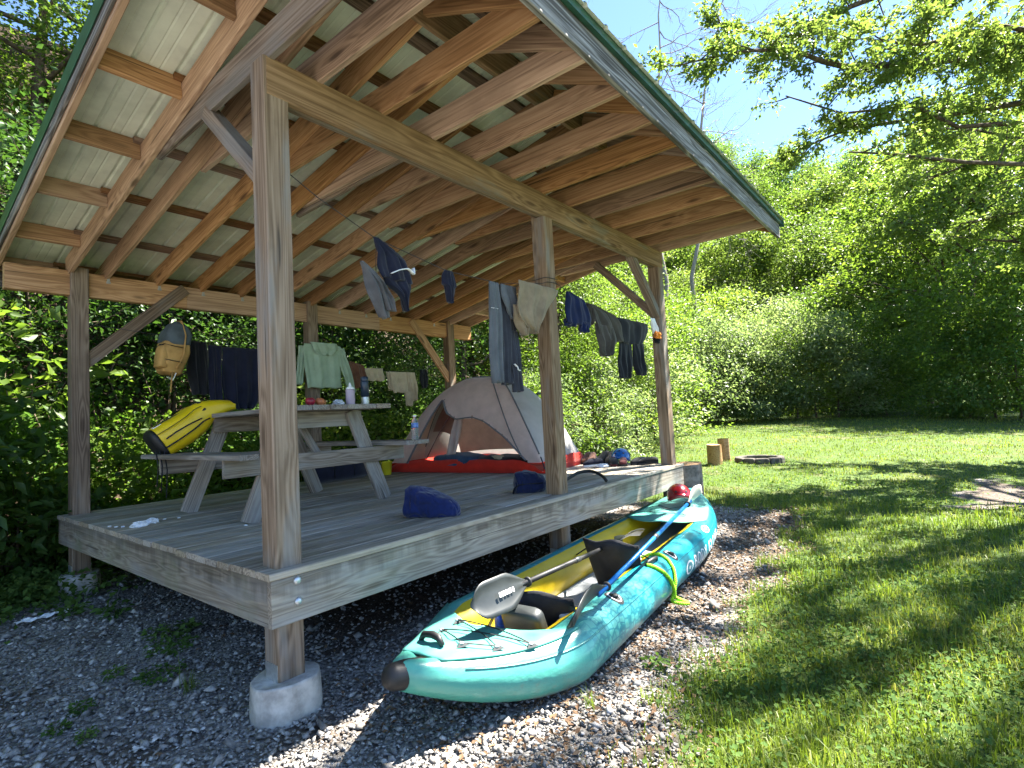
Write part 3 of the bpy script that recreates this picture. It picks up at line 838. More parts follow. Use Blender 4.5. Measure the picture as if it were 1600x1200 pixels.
for li, pts in enumerate(L3):
    if li < len(limbs):
        # carry the limb back to the trunk
        zt = pts[0][2]-.9; k = np.argmin(abs(trunk[:, 2]-zt)); pts = np.vstack([trunk[k], pts])
    n = len(pts)
    r1 = .085 if li < 3 else .06
    paths.append((pts, np.linspace(r1, .012, n)))
    seg = np.linalg.norm(np.diff(pts, axis=0), axis=1); cum = np.r_[0, np.cumsum(seg)]
    ns = int(cum[-1]*(4.2 if li < len(limbs) else 1.7))
    for j in range(ns):
        s = cum[-1]*(.22+.78*(j+g.random())/ns); k = min(np.searchsorted(cum, s)-1, n-2); k = max(k, 0)
        q = pts[k]+(pts[k+1]-pts[k])*(s-cum[k])/seg[k]
        d = (pts[k+1]-pts[k])/seg[k]+g.normal(0, .8, 3); d[2] *= .55; d /= np.linalg.norm(d)
        ln = g.uniform(.4, 1.35)
        if li in (0, 1) and k >= n-3: ln *= .6
        e = q+d*ln; e[2] -= .1*ln
        b = wander(q, e, 5, .1, g)
        paths.append((b, np.linspace(.014, .003, 5)))
        for m_ in range(int(3+ln*6)):
            w = .2+.8*g.random(); kk = w*4; k0 = min(int(kk), 3)
            c = b[k0]+(b[k0+1]-b[k0])*(kk-k0); dd = d+g.normal(0, .7, 3); dd /= np.linalg.norm(dd)
            tw = g.uniform(.1, .38)
            cl.append((c, c+dd*tw)); cd.append(dd); cwt.append(1.5 if li < len(limbs) else .8)
cl = np.array(cl); cd = np.array(cd)
NL = 70000
cwt = np.array(cwt); pk = g.choice(len(cl), NL, p=cwt/cwt.sum())
P = cl[pk, 0]+(cl[pk, 1]-cl[pk, 0])*g.random((NL, 1))+g.normal(0, .05, (NL, 3))
V, F, t = leaf_geo(P, .088, g, .8, .5, .35, dirs=cd[pk])
t = np.clip(t*.6+.4*np.repeat(g.random(len(cl))[pk], 2), 0, 1)
wv, wf = tubes_geo(paths, 6)
bt = thing("tree", "large tree at the right edge whose leafy limbs hang over the lawn", "tree", tuple(tb))
link("trunk", fast_mesh("trunk", wv, wf, M_BARK, smooth=True), bt)
link("crown", fast_mesh("crown", V, F, M_LEAF_B, t), bt)

# ---- bare dead tree above the roof corner
g = np.random.default_rng(5)
paths = []
def twig(p, d, ln, r, lv):
    e = p+d*ln; b = wander(p, e, 6, .10, g); paths.append((b, np.linspace(r, r*.35, 6)))
    if lv == 0: return
    for _ in range(5 if lv > 1 else 6):
        w = g.uniform(.25, 1.0); kk = w*5; k0 = min(int(kk), 4); q = b[k0]+(b[k0+1]-b[k0])*(kk-k0)
        dd = d*.9+g.normal(0, .55, 3); dd /= np.linalg.norm(dd)
        twig(q, dd, ln*g.uniform(.35, .6), r*.4, lv-1)
q0 = spot(1042, 31); base = np.array(q0)
for dx, ang, ln, r in ((0, .10, 25.0, .17), (1.6, -.12, 24.0, .15)):
    b0 = base+np.array([dx*.3, -dx*.6, 0]); hd = np.array([_r2.x, _r2.y, 0])*(-ang*.6+.17)
    e = b0+np.array([0, 0, ln])+hd*ln*.55
    st = wander(b0, e, 12, .035, g); paths.append((st, np.linspace(r, .03, 12)))
    for j in range(20):
        w = .45+.55*(j+g.random())/20; kk = w*11; k0 = min(int(kk), 10); q = st[k0]+(st[k0+1]-st[k0])*(kk-k0)
        dd = np.array([_r2.x, _r2.y, .25])*g.choice([1, 1, -1])+g.normal(0, .5, 3); dd /= np.linalg.norm(dd)
        twig(q, dd, g.uniform(2.0, 4.4), .04, 2)
wv, wf = tubes_geo(paths, 4)
dt = thing("dead_tree", "bare leafless tree against the sky above the roof corner", "tree", tuple(base))
link("branches", fast_mesh("branches", wv, wf, M_BARKP, smooth=True), dt)

# ---- vines, saplings and undergrowth on the bank
g = np.random.default_rng(41)
n = 78000
x = g.uniform(-8.5, 9.5, n); e = g.random(n)**1.15*6.0
y = 4.55+.25*np.clip(x, -4, 0)+.10*np.clip(x-3, 0, 60)+e
cx = g.uniform(-8.5, 9.5, 420); cy = g.random(420)**1.1*6.0; pk = g.integers(0, 420, n)
mk = g.random(n) < .62
x = np.where(mk, cx[pk]+g.normal(0, .26, n), x)
y = np.where(mk, 4.6+.25*np.clip(cx[pk], -4, 0)+.10*np.clip(cx[pk]-3, 0, 60)+cy[pk]+g.normal(0, .22, n), y)
z = height(x, y)+g.random(n)**1.6*np.where(mk, .75, .35)+.02
P = np.stack([x, y, z], 1)
P = P[(y > 4.25) | (x < -.45)]
V, F, t = leaf_geo(P, .095, g, .6, .75, .4)
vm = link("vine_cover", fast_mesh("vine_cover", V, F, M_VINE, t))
tag(vm, "tangle of green vines covering the bank behind the shelter", "vines", kind="stuff")
paths = []
for i in range(110):
    xx = g.uniform(-6, 8); ee = g.uniform(.8, 4.0); yy = 4.9+.25*min(0, max(xx, -4))+ee
    zt = float(height(xx, yy))+g.uniform(.4, 1.6)
    p0 = np.array([xx, yy, zt]); yy2 = yy-g.uniform(.3, 1.4); x2 = xx+g.normal(0, .35)
    p1 = np.array([x2, yy2, float(height(x2, yy2))+g.uniform(0, .4)])
    paths.append((wander(p0, p1, 9, .10, g), np.full(9, g.uniform(.004, .012))))
wv, wf = tubes_geo(paths, 4)
vs = link("vine_stems", fast_mesh("vine_stems", wv, wf, M_VSTEM, smooth=True))
tag(vs, "bare hanging vine stems in front of the bank", "vines", kind="stuff")
# leafy bushes at the left corner of the deck
U1 = grow(61, 1.5, .95, .1, 12, 1500, .17, .02, spread=.5, mats=(M_BARK, M_LEAF_D), el0=10, el1=75, asp=.42)
U2 = grow(62, 1.1, .8, .08, 12, 1500, .11, .016, spread=.5, mats=(M_BARK, M_LEAF_A), el0=10, el1=75)
for me in (U1, U2): me[0].name = "stems"; me[1].name = "leaves"
for i, (x, y, k, s) in enumerate([(-.75, 4.55, 0, .95), (-1.35, 4.75, 0, 1.1), (-.25, 4.75, 0, .8), (-1.9, 4.3, 0, 1.0), (-2.6, 4.2, 0, 1.2), (.6, 4.9, 1, .9), (1.5, 4.85, 1, 1.0), (2.4, 4.9, 0, .8), (3.3, 4.95, 1, 1.1), (4.2, 5.0, 1, .9), (5.2, 5.1, 0, .8), (-1.0, 5.4, 1, 1.5), (-3.3, 5.0, 1, 1.7), (-2.1, 5.4, 1, 1.6), (5.9, 4.5, 1, .9)]):
    plant("undergrowth_bush", (U1, U2)[k], (x, y, float(height(x, y))-.03), rv.uniform(0, 6.28), s, ("broad leaved" if k == 0 else "small leaved")+" bush in the undergrowth "+("left of the deck corner" if x < -.6 else "behind the left end of the deck" if x < 1 else "behind the picnic table" if x < 2.8 else "behind the tent" if x < 4.6 else "beyond the far back post"), "bush", "undergrowth bushes behind the deck", parts=("stems", "leaves"))
# ================================================================ kayak
KA = Vector((.171, -.708, 0)); KB = Vector((4.996, -.234, 0))
KL = (KB-KA).length; KRZ = math.atan2((KB-KA).y, (KB-KA).x)
kayak = thing("inflatable_kayak", "turquoise and mint inflatable kayak with yellow lining lying beside the deck", "kayak", tuple(KA), KRZ)
KM = WM[kayak]
HW, KR, TB, TS, PB, PS, RN, RS_, NZ, SZ = .53, .155, .18, .374, 1.32, 2.87, .40, .695, .385, .43


def kay(t):
    fb = 1-max(0, 1-t/TB)**PB; fs = 1-max(0, 1-(1-t)/TS)**PS
    f = min(fb, fs)
    rr = KR*min(RN+(1-RN)*min(1, t/TB)**.7, RS_+(1-RS_)*min(1, (1-t)/TS)**.7)
    zc = rr+max(0, 1-t/TB)**2*(NZ-RN*KR-.07)+max(0, 1-(1-t)/TS)**2*(SZ-RS_*KR-.1)
    return (HW-KR)*f, rr, zc


# tube skin: mint ends, turquoise middle, printed cell pattern
def skin(name, side):
    m, nt, b = new_mat(name)
    tc = nt.nodes.new("ShaderNodeTexCoord").outputs["Object"]
    sx = nd(nt, "ShaderNodeSeparateXYZ", {0: tc})
    wob = mth(nt, 'MULTIPLY_ADD', noise(nt, tc, 3.0, 3), .5, -.25)
    xx = mth(nt, 'ADD', sx.outputs[0], wob)
    col = ramp(nt, mth(nt, 'DIVIDE', xx, KL), [(0.0, (.075, .32, .25)), (.22, (.062, .30, .26)), (.36, (.008, .25, .29)), (.60, (.004, .235, .29)), (.86, (.004, .22, .28)), (1.0, (.03, .26, .28))])
    hv = vmul(nt, tc, (20.0, 12.0, 18.0))
    de = nd(nt, "ShaderNodeTexVoronoi", {"Vector": hv, "Scale": 1.0, "Randomness": .45}, feature='DISTANCE_TO_EDGE').outputs[0]
    line = mapr(nt, de, .05, .085, 1.0, 0.0)
    msk = mth(nt, 'MULTIPLY', mapr(nt, xx, .75, 1.1), mapr(nt, xx, 1.75, 2.05, 1, 0))
    col = mixc(nt, mth(nt, 'MULTIPLY', msk, mth(nt, 'MULTIPLY_ADD', line, -.3, .3)), col, (.11, .38, .35))
    col = mixc(nt, mth(nt, 'MULTIPLY', msk, mth(nt, 'MULTIPLY', line, .75)), col, (.003, .15, .20))
    dirt = mapr(nt, mth(nt, 'ADD', noise(nt, tc, 11.0, 6, .7), mth(nt, 'MULTIPLY', sx.outputs[2], -1.6)), .25, .55, 0, .5)
    col = mixc(nt, dirt, col, (.16, .17, .13))
    low = mapr(nt, sx.outputs[2], .03, .075, 1, 0)
    col = mixc(nt, mth(nt, 'MULTIPLY', low, .75), col, (.30, .36, .34))
    nt.links.new(col, b.inputs["Base Color"])
    b.inputs["Roughness"].default_value = .33; b.inputs["Specular IOR Level"].default_value = .5; b.inputs["Coat Weight"].default_value = .15
    bump(nt, b, mth(nt, 'ADD', noise(nt, vmul(nt, tc, (2.2, 6.0, 6.0)), 2.0, 4), mth(nt, 'MULTIPLY', noise(nt, tc, 120.0, 2), .04)), .22, .03)
    return m


M_SKIN = skin("kayak_skin", 1)
M_MINT = plain("mint_deck_fabric", (.075, .30, .25), .5, 0, .15, 4, .4, .3, bscale=9)
M_YEL = plain("yellow_lining", (.50, .36, .008), .42, 0, .12, 4, .4, .3, bscale=9)
M_KFL = plain("grey_kayak_floor", (.34, .36, .37), .6, 0, .15, 6, .4)
M_SEAT = plain("black_seat_fabric", (.014, .015, .019), .75, 0, .3, 12, .3, .4, bscale=60)
M_DGREY = plain("dark_grey_plastic", (.026, .03, .031), .45, 0, .2, 8, .45)
M_LIME = plain("lime_rope", (.28, .62, .02), .7, 0, .3, 60, .3, .6, bscale=120)
M_WHITE = plain("white_print", (.75, .76, .76), .5, 0, .05, 8)
NT_, NA = 90, 26
for s, nm in ((-1, "side_tube"), (1, "side_tube")):
    V = []; F = []
    for i in range(NT_+1):
        t = i/NT_; c, rr, zc = kay(t)
        for k in range(NA):
            a = 2*math.pi*k/NA
            V.append((t*KL, s*c+rr*math.cos(a), zc+rr*math.sin(a)))
    for i in range(NT_):
        for k in range(NA):
            k2 = (k+1) % NA; F.append((i*NA+k, (i+1)*NA+k, (i+1)*NA+k2, i*NA+k2))
    F.append(tuple(range(NA))); F.append(tuple(NT_*NA+k for k in range(NA-1, -1, -1)))
    link(nm, py_mesh(nm, V, F, M_SKIN, True), kayak, KM)
    # yellow inner lining
    V = []; F = []; n0 = 0; i0, i1, na = 10, 76, 10
    for i in range(i0, i1+1):
        t = i/NT_; c, rr, zc = kay(t); rr += .006
        for k in range(na):
            a = math.radians(104+(250-104)*k/(na-1))
            ca = math.cos(a)*s
            V.append((t*KL, s*c+rr*ca, zc+rr*math.sin(a)))
    for i in range(i1-i0):
        for k in range(na-1):
            q = (i*na+k, i*na+k+1, (i+1)*na+k+1, (i+1)*na+k); F.append(q if s > 0 else q[::-1])
    link("yellow_lining", py_mesh("lining", V, F, M_YEL, True), kayak, KM)
    # seam piping along the outside
    mb = MB()
    pts = []
    for i in range(4, NT_-3):
        t = i/NT_; c, rr, zc = kay(t); a = R(36); pts.append((t*KL, s*(c+rr*math.cos(a)*1.01), zc+rr*math.sin(a)*1.01))
    mb.tube(pts, .0045, 5); mb.build("seam", M_SKIN, kayak, KM, smooth=True)
# floor
V = []; F = []
for i in range(8, 80):
    t = i/NT_; c, rr, zc = kay(t)
    w = max(.02, c-.02)
    for k in range(13):
        v = -1+2*k/12; V.append((t*KL, v*w, max(.07, zc-rr+.07)+.012*math.sin(k*math.pi/1.0*.5)**2*(1 if k % 2 else 0)))
for i in range(71):
    for k in range(12): F.append((i*13+k, (i+1)*13+k, (i+1)*13+k+1, i*13+k+1))
link("floor_pad", py_mesh("floor", V, F, M_KFL, True), kayak, KM)
# deck covers
def cover(t_of, nm, xend, flip):
    V = []; F = []; ni, nk = 26, 17
    for i in range(ni+1):
        for k in range(nk):
            v = -1+2*k/(nk-1)
            t0 = .03 if not flip else .985
            te = xend(v)/KL
            t = t0+(te-t0)*i/ni
            c, rr, zc = kay(min(max(t, 0), 1))
            aa = R(62)
            w = c+rr*math.cos(aa)
            ez = zc+rr*math.sin(aa)+.006
            crown = .035*(1-v*v)+.012*math.sin(7*v+9*i/ni)*(1-v*v)*.5
            V.append((t*KL, v*w, ez+crown*min(1, i/6)+.006))
    for i in range(ni):
        for k in range(nk-1):
            q = (i*nk+k, (i+1)*nk+k, (i+1)*nk+k+1, i*nk+k+1); F.append(q if not flip else q[::-1])
    o = link(nm, py_mesh(nm, V, F, M_MINT, True), kayak, KM)
    mo = o.modifiers.new("thickness", 'SOLIDIFY'); mo.thickness = .008
    return o


cov1 = cover(0, "bow_cover", lambda v: .60+.26*v*v, False)
cov2 = cover(0, "stern_cover", lambda v: 3.42-.0*v+.30*v*v if True else 0, True)
# rubber nose cap
mb = MB()
pts = [(-.075, 0, .340), (-.068, 0, .338), (-.045, 0, .332), (.02, 0, .315), (.10, -.01, .288), (.20, -.05, .252)]
mb.tube(pts, [.018, .040, .054, .062, .068, .066], 18)
mb.build("nose_cap", M_BLACK, kayak, KM, smooth=True)
mb = MB()
pts = [(KL+.03, 0, .36), (KL+.01, 0, .355), (KL-.06, 0, .35), (KL-.14, 0, .34)]
mb.tube(pts, [.03, .09, .115, .118], 18); mb.build("stern_cap", M_SKIN, kayak, KM, smooth=True)
# carrying handles, cord anchors and bungee cords on the covers
def cz(x, y, lift=.012):
    t = x/KL; c, rr, zc = kay(t); aa = R(62); w = c+rr*math.cos(aa); v = max(-1, min(1, y/max(w, .01)))
    return zc+rr*math.sin(aa)+.012+.035*(1-v*v)+lift
mb = MB()
pts = [(.285, .135, cz(.285, .135, .002)), (.275, .10, cz(.28, .10, .03)), (.255, .03, cz(.26, .03, .035)), (.24, -.02, cz(.24, -.02, .03)), (.235, -.05, cz(.235, -.05, .002))]
mb.tube(pts, [.012, .017, .018, .017, .012], 8); mb.build("carry_handle", M_BLACK, kayak, KM, smooth=True)
anch = [(.60, .16), (.43, .125), (.31, -.10), (.42, -.225), (.56, -.33)]
for (x, y) in anch:
    mb = MB(); z = cz(x, y, .002); s = .038
    mb.add([(x-s, y, z), (x+s*.4, y+s*.75, z), (x+s*.6, y-s*.9, z), (x-s*.5, y, z+.012), (x+s*.25, y+s*.35, z+.014), (x+s*.3, y-s*.4, z+.014)],
           [(0, 1, 4, 3), (1, 2, 5, 4), (2, 0, 3, 5), (3, 4, 5), (2, 1, 0)])
    mb.build("cord_anchor", M_DGREY, kayak, KM)
    mb = MB(); mb.lathe([(.014, 0), (.014, .004), (.006, .006)], 10, (x, y, z+.011)); mb.build("anchor_ring", M_STEEL, kayak, KM, smooth=True)
for a, b in ((0, 3), (0, 4), (1, 4), (1, 2), (2, 3)):
    (xa, ya), (xb, yb) = anch[a], anch[b]; pts = []
    for k in range(9):
        w = k/8; x = xa+(xb-xa)*w; y = ya+(yb-ya)*w; pts.append((x, y, cz(x, y, .016)))
    mb = MB(); mb.tube(pts, .0032, 6); mb.build("bungee_cord", M_BLACK, kayak, KM, smooth=True)
an2 = [(3.75, .18), (3.72, -.22), (4.05, .16), (4.10, -.20), (4.4, .0)]
for a, b in ((0, 3), (1, 2), (0, 1), (2, 4), (3, 4)):
    (xa, ya), (xb, yb) = an2[a], an2[b]; pts = []
    for k in range(9):
        w = k/8; x = xa+(xb-xa)*w; y = ya+(yb-ya)*w; pts.append((x, y, cz(x, y, .014)))
    mb = MB(); mb.tube(pts, .003, 6); mb.build("bungee_cord", M_BLACK, kayak, KM, smooth=True)
# valves and printed patches laid on the right tube
def on_tube(x, deg, s=-1, lift=.003):
    t = x/KL; c, rr, zc = kay(t); a = R(deg); return Vector((x, s*(c+(rr+lift)*math.cos(a)), zc+(rr+lift)*math.sin(a)))


def patch(x, deg, rx, ra, mat, nm, lift=.003, inner=0.0):
    V = []; F = []; n = 24; ring = 5
    for j in range(ring+1):
        q = inner+(1-inner)*j/ring
        for k in range(n):
            a = 2*math.pi*k/n; V.append(on_tube(x+rx*q*math.cos(a), deg+ra*q*math.sin(a), -1, lift))
    for j in range(ring):
        for k in range(n):
            k2 = (k+1) % n; F.append((j*n+k, (j+1)*n+k, (j+1)*n+k2, j*n+k2))
    link(nm, py_mesh(nm, V, F, mat, True), kayak, KM)


for x, dg in ((1.37, 68), (2.46, 62)):
    patch(x, dg, .05, 24, M_BLACK, "valve_patch", .002)
    patch(x, dg, .040, 18, M_WHITE, "valve_ring", .0035, .78)
    mb = MB(); p = on_tube(x, dg, -1, .0); mb.lathe([(.022, 0), (.022, .012), (.016, .016), (.006, .016)], 14, tuple(p)); mb.build("valve", M_DGREY, kayak, KM, smooth=True)
patch(3.5, 52, .09, 15, M_WHITE, "printed_patch", .002)
patch(3.5, 52, .075, 11, M_SKIN, "printed_patch", .0035, .5)
patch(2.66, -2, .10, 19, M_WHITE, "round_emblem", .002)
patch(2.66, -2, .075, 14, M_SKIN, "round_emblem", .0035, .35)
# lettering wrapped on the side
import bmesh
for word, x0_ in (("BODY", 2.80), ("GLOVE", 3.30)):
    cu = bpy.data.curves.new("lettering", 'FONT'); cu.body = word; cu.size = .15; cu.resolution_u = 2; cu.space_character = 1.05
    to = bpy.data.objects.new("lettering", cu); COL.objects.link(to)
    dg = bpy.context.evaluated_depsgraph_get(); me = bpy.data.meshes.new_from_object(to.evaluated_get(dg)); bpy.data.objects.remove(to)
    bm = bmesh.new(); bm.from_mesh(me); bmesh.ops.triangulate(bm, faces=bm.faces[:]); bmesh.ops.subdivide_edges(bm, edges=[e for e in bm.edges if e.calc_length() > .03], cuts=2, use_grid_fill=True)
    for v in bm.verts:
        p = on_tube(x0_+v.co.x*1.02, -18+v.co.y/KR*57.3*.95, -1, .003); v.co = p
    bm.to_mesh(me); bm.free(); me.materials.clear(); me.materials.append(M_WHITE); me.name = "lettering"
    link("lettering", me, kayak, KM)
# grab handle on the tube
mb = MB()
pts = [on_tube(2.02, 80, -1, .004), on_tube(2.05, 78, -1, .028), on_tube(2.12, 76, -1, .030), on_tube(2.19, 74, -1, .028), on_tube(2.22, 74, -1, .004)]
mb.tube(pts, [.009, .012, .015, .012, .009], 8); mb.build("grab_handle", M_BLACK, kayak, KM, smooth=True)
# seats: base, backrest, strap
def seat(x, y, nm, ht, tilt, w):
    V = []; F = []; nu, nv = 13, 9
    for layer in (0, 1):
        for j in range(nv):
            q = j/(nv-1)
            for k in range(nu):
                u = -1+2*k/(nu-1)
                ww = w*(.78+.30*q-.10*q*q)
                th = .028*(1-u**4)*(1-(2*q-1)**4)+.006
                xx = x-tilt*q*ht+.09*u*u + (th if layer else -th)
                zz = .12+ht*q*(1-.08*u*u)+.012*math.sin(5*u+3*q)
                V.append((xx, y+u*ww, zz))
    n = nu*nv
    for j in range(nv-1):
        for k in range(nu-1):
            F.append((j*nu+k, (j+1)*nu+k, (j+1)*nu+k+1, j*nu+k+1)); F.append((n+j*nu+k, n+j*nu+k+1, n+(j+1)*nu+k+1, n+(j+1)*nu+k))
    for k in range(nu-1):
        F.append((k, k+1, n+k+1, n+k)); b0 = (nv-1)*nu; F.append((b0+k+1, b0+k, n+b0+k, n+b0+k+1))
    for j in range(nv-1):
        F.append((j*nu, n+j*nu, n+(j+1)*nu, (j+1)*nu)); e = nu-1; F.append((j*nu+e, (j+1)*nu+e, n+(j+1)*nu+e, n+j*nu+e))
    link("seat_backrest", py_mesh("backrest", V, F, M_SEAT, True), kayak, KM)
    mb = MB()
    mb.tube([(x+.02, y, .115), (x+.25, y, .12), (x+.48, y, .115)], [.10, .13, .10], 14, flat=.28); 
    mb.build("seat_base", M_SEAT, kayak, KM, smooth=True)
    for s in (-1, 1):
        mb = MB(); mb.tube([(x-.02, y+s*w*.9, .12+ht*.75), (x+.3, s*.36+y*.3, .24), (x+.62, s*.38, .27)], .011, 6, flat=.35)
        mb.build("seat_strap", M_SEAT, kayak, KM, smooth=True)


seat(1.02, -.10, "near", .30, .35, .25)
seat(2.02, -.16, "far", .38, .35, .22)
# pouch on the near backrest
mb = MB()
def pillow(mb, c, ax, sx, sy, sz, p=4, nu=14, nv=10, mi=0):
    """rounded block: superellipsoid oriented by matrix ax"""
    V = []; F = []
    sg = lambda a, e: math.copysign(abs(a)**e, a)
    e = 2.0/p
    for j in range(nv+1):
        ph = -math.pi/2+math.pi*j/nv
        for k in range(nu):
            th = 2*math.pi*k/nu
            V.append(ax @ Vector((sx*sg(math.cos(ph), e)*sg(math.cos(th), e), sy*sg(math.cos(ph), e)*sg(math.sin(th), e), sz*sg(math.sin(ph), e)))+Vector(c))
    for j in range(nv):
        for k in range(nu):
            k2 = (k+1) % nu; F.append((j*nu+k, j*nu+k2, (j+1)*nu+k2, (j+1)*nu+k))
    mb.add(V, F, mi); return mb
I3 = Matrix.Identity(3)
pillow(mb, (.83, -.13, .27), Matrix.Rotation(R(-22), 3, 'Y'), .045, .13, .11, 5)
mb.build("seat_pouch", M_DGREY, kayak, KM, smooth=True)

# ---- things lying in and on the kayak
def K2W(p): return KM @ Vector(p)


def paddle(label, near, far, mat_shaft, mat_blade, mats2, yawn, yawf, name="kayak_paddle"):
    a = K2W(near); b = K2W(far); d = (b-a); ln = d.length; d.normalize()
    z = Vector((0, 0, 1)); z = (z-d*z.dot(d)).normalized(); y = z.cross(d); mid = a
    m4 = Matrix(((d.x, y.x, z.x, mid.x), (d.y, y.y, z.y, mid.y), (d.z, y.z, z.z, mid.z), (0, 0, 0, 1)))
    o = bpy.data.objects.new(name, None); COL.objects.link(o); place(o, None, m4); tag(o, label, "paddle", "paddles lying in the kayak")
    bl = .47
    mb = MB(); mb.tube([(bl-.10, 0, 0), (ln/2, 0, 0), (ln-bl+.10, 0, 0)], .0155, 12); mb.build("shaft", mat_shaft, o, m4, smooth=True)
    for xx in (bl+.02, ln-bl-.02):
        mb = MB(); mb.lathe([(.016, -.008), (.028, -.006), (.028, .006), (.016, .008)], 12, (0, 0, 0), axis=Matrix.Rotation(R(90), 4, 'Y')); mb.build("drip_ring", M_BLACK, o, m4 @ Matrix.Translation((xx, 0, 0)), smooth=True)
    mb = MB(); mb.lathe([(.0165, -.03), (.019, -.028), (.019, .028), (.0165, .03)], 12, axis=Matrix.Rotation(R(90), 4, 'Y')); mb.build("ferrule", M_DGREY, o, m4 @ Matrix.Translation((ln/2, 0, 0)), smooth=True)
    for end, (mt, yw) in enumerate(zip(mats2, (yawn, yawf))):
        V = []; F = []; nu, nv = 17, 9
        for layer in (0, 1):
            for i in range(nu):
                q = i/(nu-1)                              # throat -> tip
                w = .018+.082*min(1, (q/.45))**1.1*(1-max(0, (q-.80)/.2)**2.4*.75)
                for k in range(nv):
                    u = -1+2*k/(nv-1)
                    zz = .03*math.sin(q*math.pi*.9)*1.0-.030*q+.022*u*u*min(1, q*3)
                    rib = .010*math.exp(-(u*4)**2)*(1-q)
                    V.append((-bl*q, u*w-.012*q*u, zz+(.003+rib if layer else -.003-rib)))
        n = nu*nv
        for i in range(nu-1):
            for k in range(nv-1):
                F.append((i*nv+k, i*nv+k+1, (i+1)*nv+k+1, (i+1)*nv+k)); F.append((n+i*nv+k, n+(i+1)*nv+k, n+(i+1)*nv+k+1, n+i*nv+k+1))
            F.append((i*nv, (i+1)*nv, n+(i+1)*nv, n+i*nv)); e = nv-1; F.append((i*nv+e, n+i*nv+e, n+(i+1)*nv+e, (i+1)*nv+e))
        b0 = (nu-1)*nv
        for k in range(nv-1): F.append((b0+k, b0+k+1, n+b0+k+1, n+b0+k)); F.append((k+1, k, n+k, n+k+1))
        base = m4 @ Matrix.Translation((bl, 0, 0)) if end == 0 else m4 @ Matrix.Translation((ln-bl, 0, 0)) @ Matrix.Rotation(math.pi, 4, 'Z')
        bo = link("blade", py_mesh("blade", V, F, mt, True), o, base @ Matrix.Rotation(yw, 4, 'X'))
        if end == 0 and mats2[0] is M_DGREY and "black" in label:
            mb = MB()
            for j, (x0, w0) in enumerate(((-.30, .02), (-.275, .03), (-.24, .02), (-.215, .028), (-.18, .018))): mb.box((x0, -.012, .034), (x0+w0*.8, .012, .036))
            mb.build("printed_mark", M_WHITE, bo, WM[bo])
    return o


M_BLUE = plain("blue_shaft", (.006, .14, .42), .3, .2, .15, 8, .6)
M_CREAM = plain("cream_blade", (.62, .60, .50), .45, 0, .12, 8, .5)
paddle("black paddle with a dark grey blade leaning on the near kayak seat", (.42, -.10, .50), (2.62, -.14, .40), M_BLACK, M_DGREY, (M_DGREY, M_DGREY), R(72), R(20))
paddle("blue shafted paddle with a cream blade resting along the kayak side", (.72, -.47, .37), (3.62, -.40, .60), M_BLUE, M_DGREY, (M_DGREY, M_CREAM), R(-58), R(62))
# mooring rope over the tube
mb = MB()
seq = [(2.30, 128, .012), (2.32, 105, .012), (2.33, 80, .012), (2.31, 55, .012), (2.27, 30, .014), (2.22, 5, .016), (2.18, -20, .02), (2.17, -40, .035)]
seq2 = [(2.19, -30, .035), (2.17, -10, .02), (2.13, 15, .014), (2.09, 40, .013), (2.05, 62, .012), (2.03, 80, .012)]
pts = [on_tube(x, dg, -1, l) for x, dg, l in seq]; pts.append(Vector((2.2, -.60, .02))); pts.append(Vector((2.24, -.63, .012))); pts += [on_tube(x, dg, -1, l) for x, dg, l in seq2]
# smooth the path and twist three strands round it
def resample(pts, n):
    P = np.array(pts, float); d = np.r_[0, np.cumsum(np.linalg.norm(np.diff(P, axis=0), axis=1))]; s = np.linspace(0, d[-1], n)
    return np.stack([np.interp(s, d, P[:, k]) for k in range(3)], 1), s
def rope_geo(pts, rad, n=140, turns=26, strands=3):
    P, s = resample(pts, n)
    for _ in range(4): P[1:-1] = (P[:-2]+2*P[1:-1]+P[2:])/4
    d = unit(np.gradient(P, axis=0)); a = unit(np.cross(d, [0, 0, 1.0])); b = np.cross(d, a)
    out = []
    for k in range(strands):
        ph = 2*np.pi*turns*s/s[-1]+2*np.pi*k/strands
        out.append((P+rad*.55*(a*np.cos(ph)[:, None]+b*np.sin(ph)[:, None]), np.full(n, rad*.6)))
    return tubes_geo(out, 6)
wv, wf = rope_geo(pts, .013)
rp = link("mooring_rope", fast_mesh("mooring_rope", wv, wf, M_LIME, smooth=True), None, KM)
tag(rp, "lime green rope looped over the turquoise kayak side", "rope")
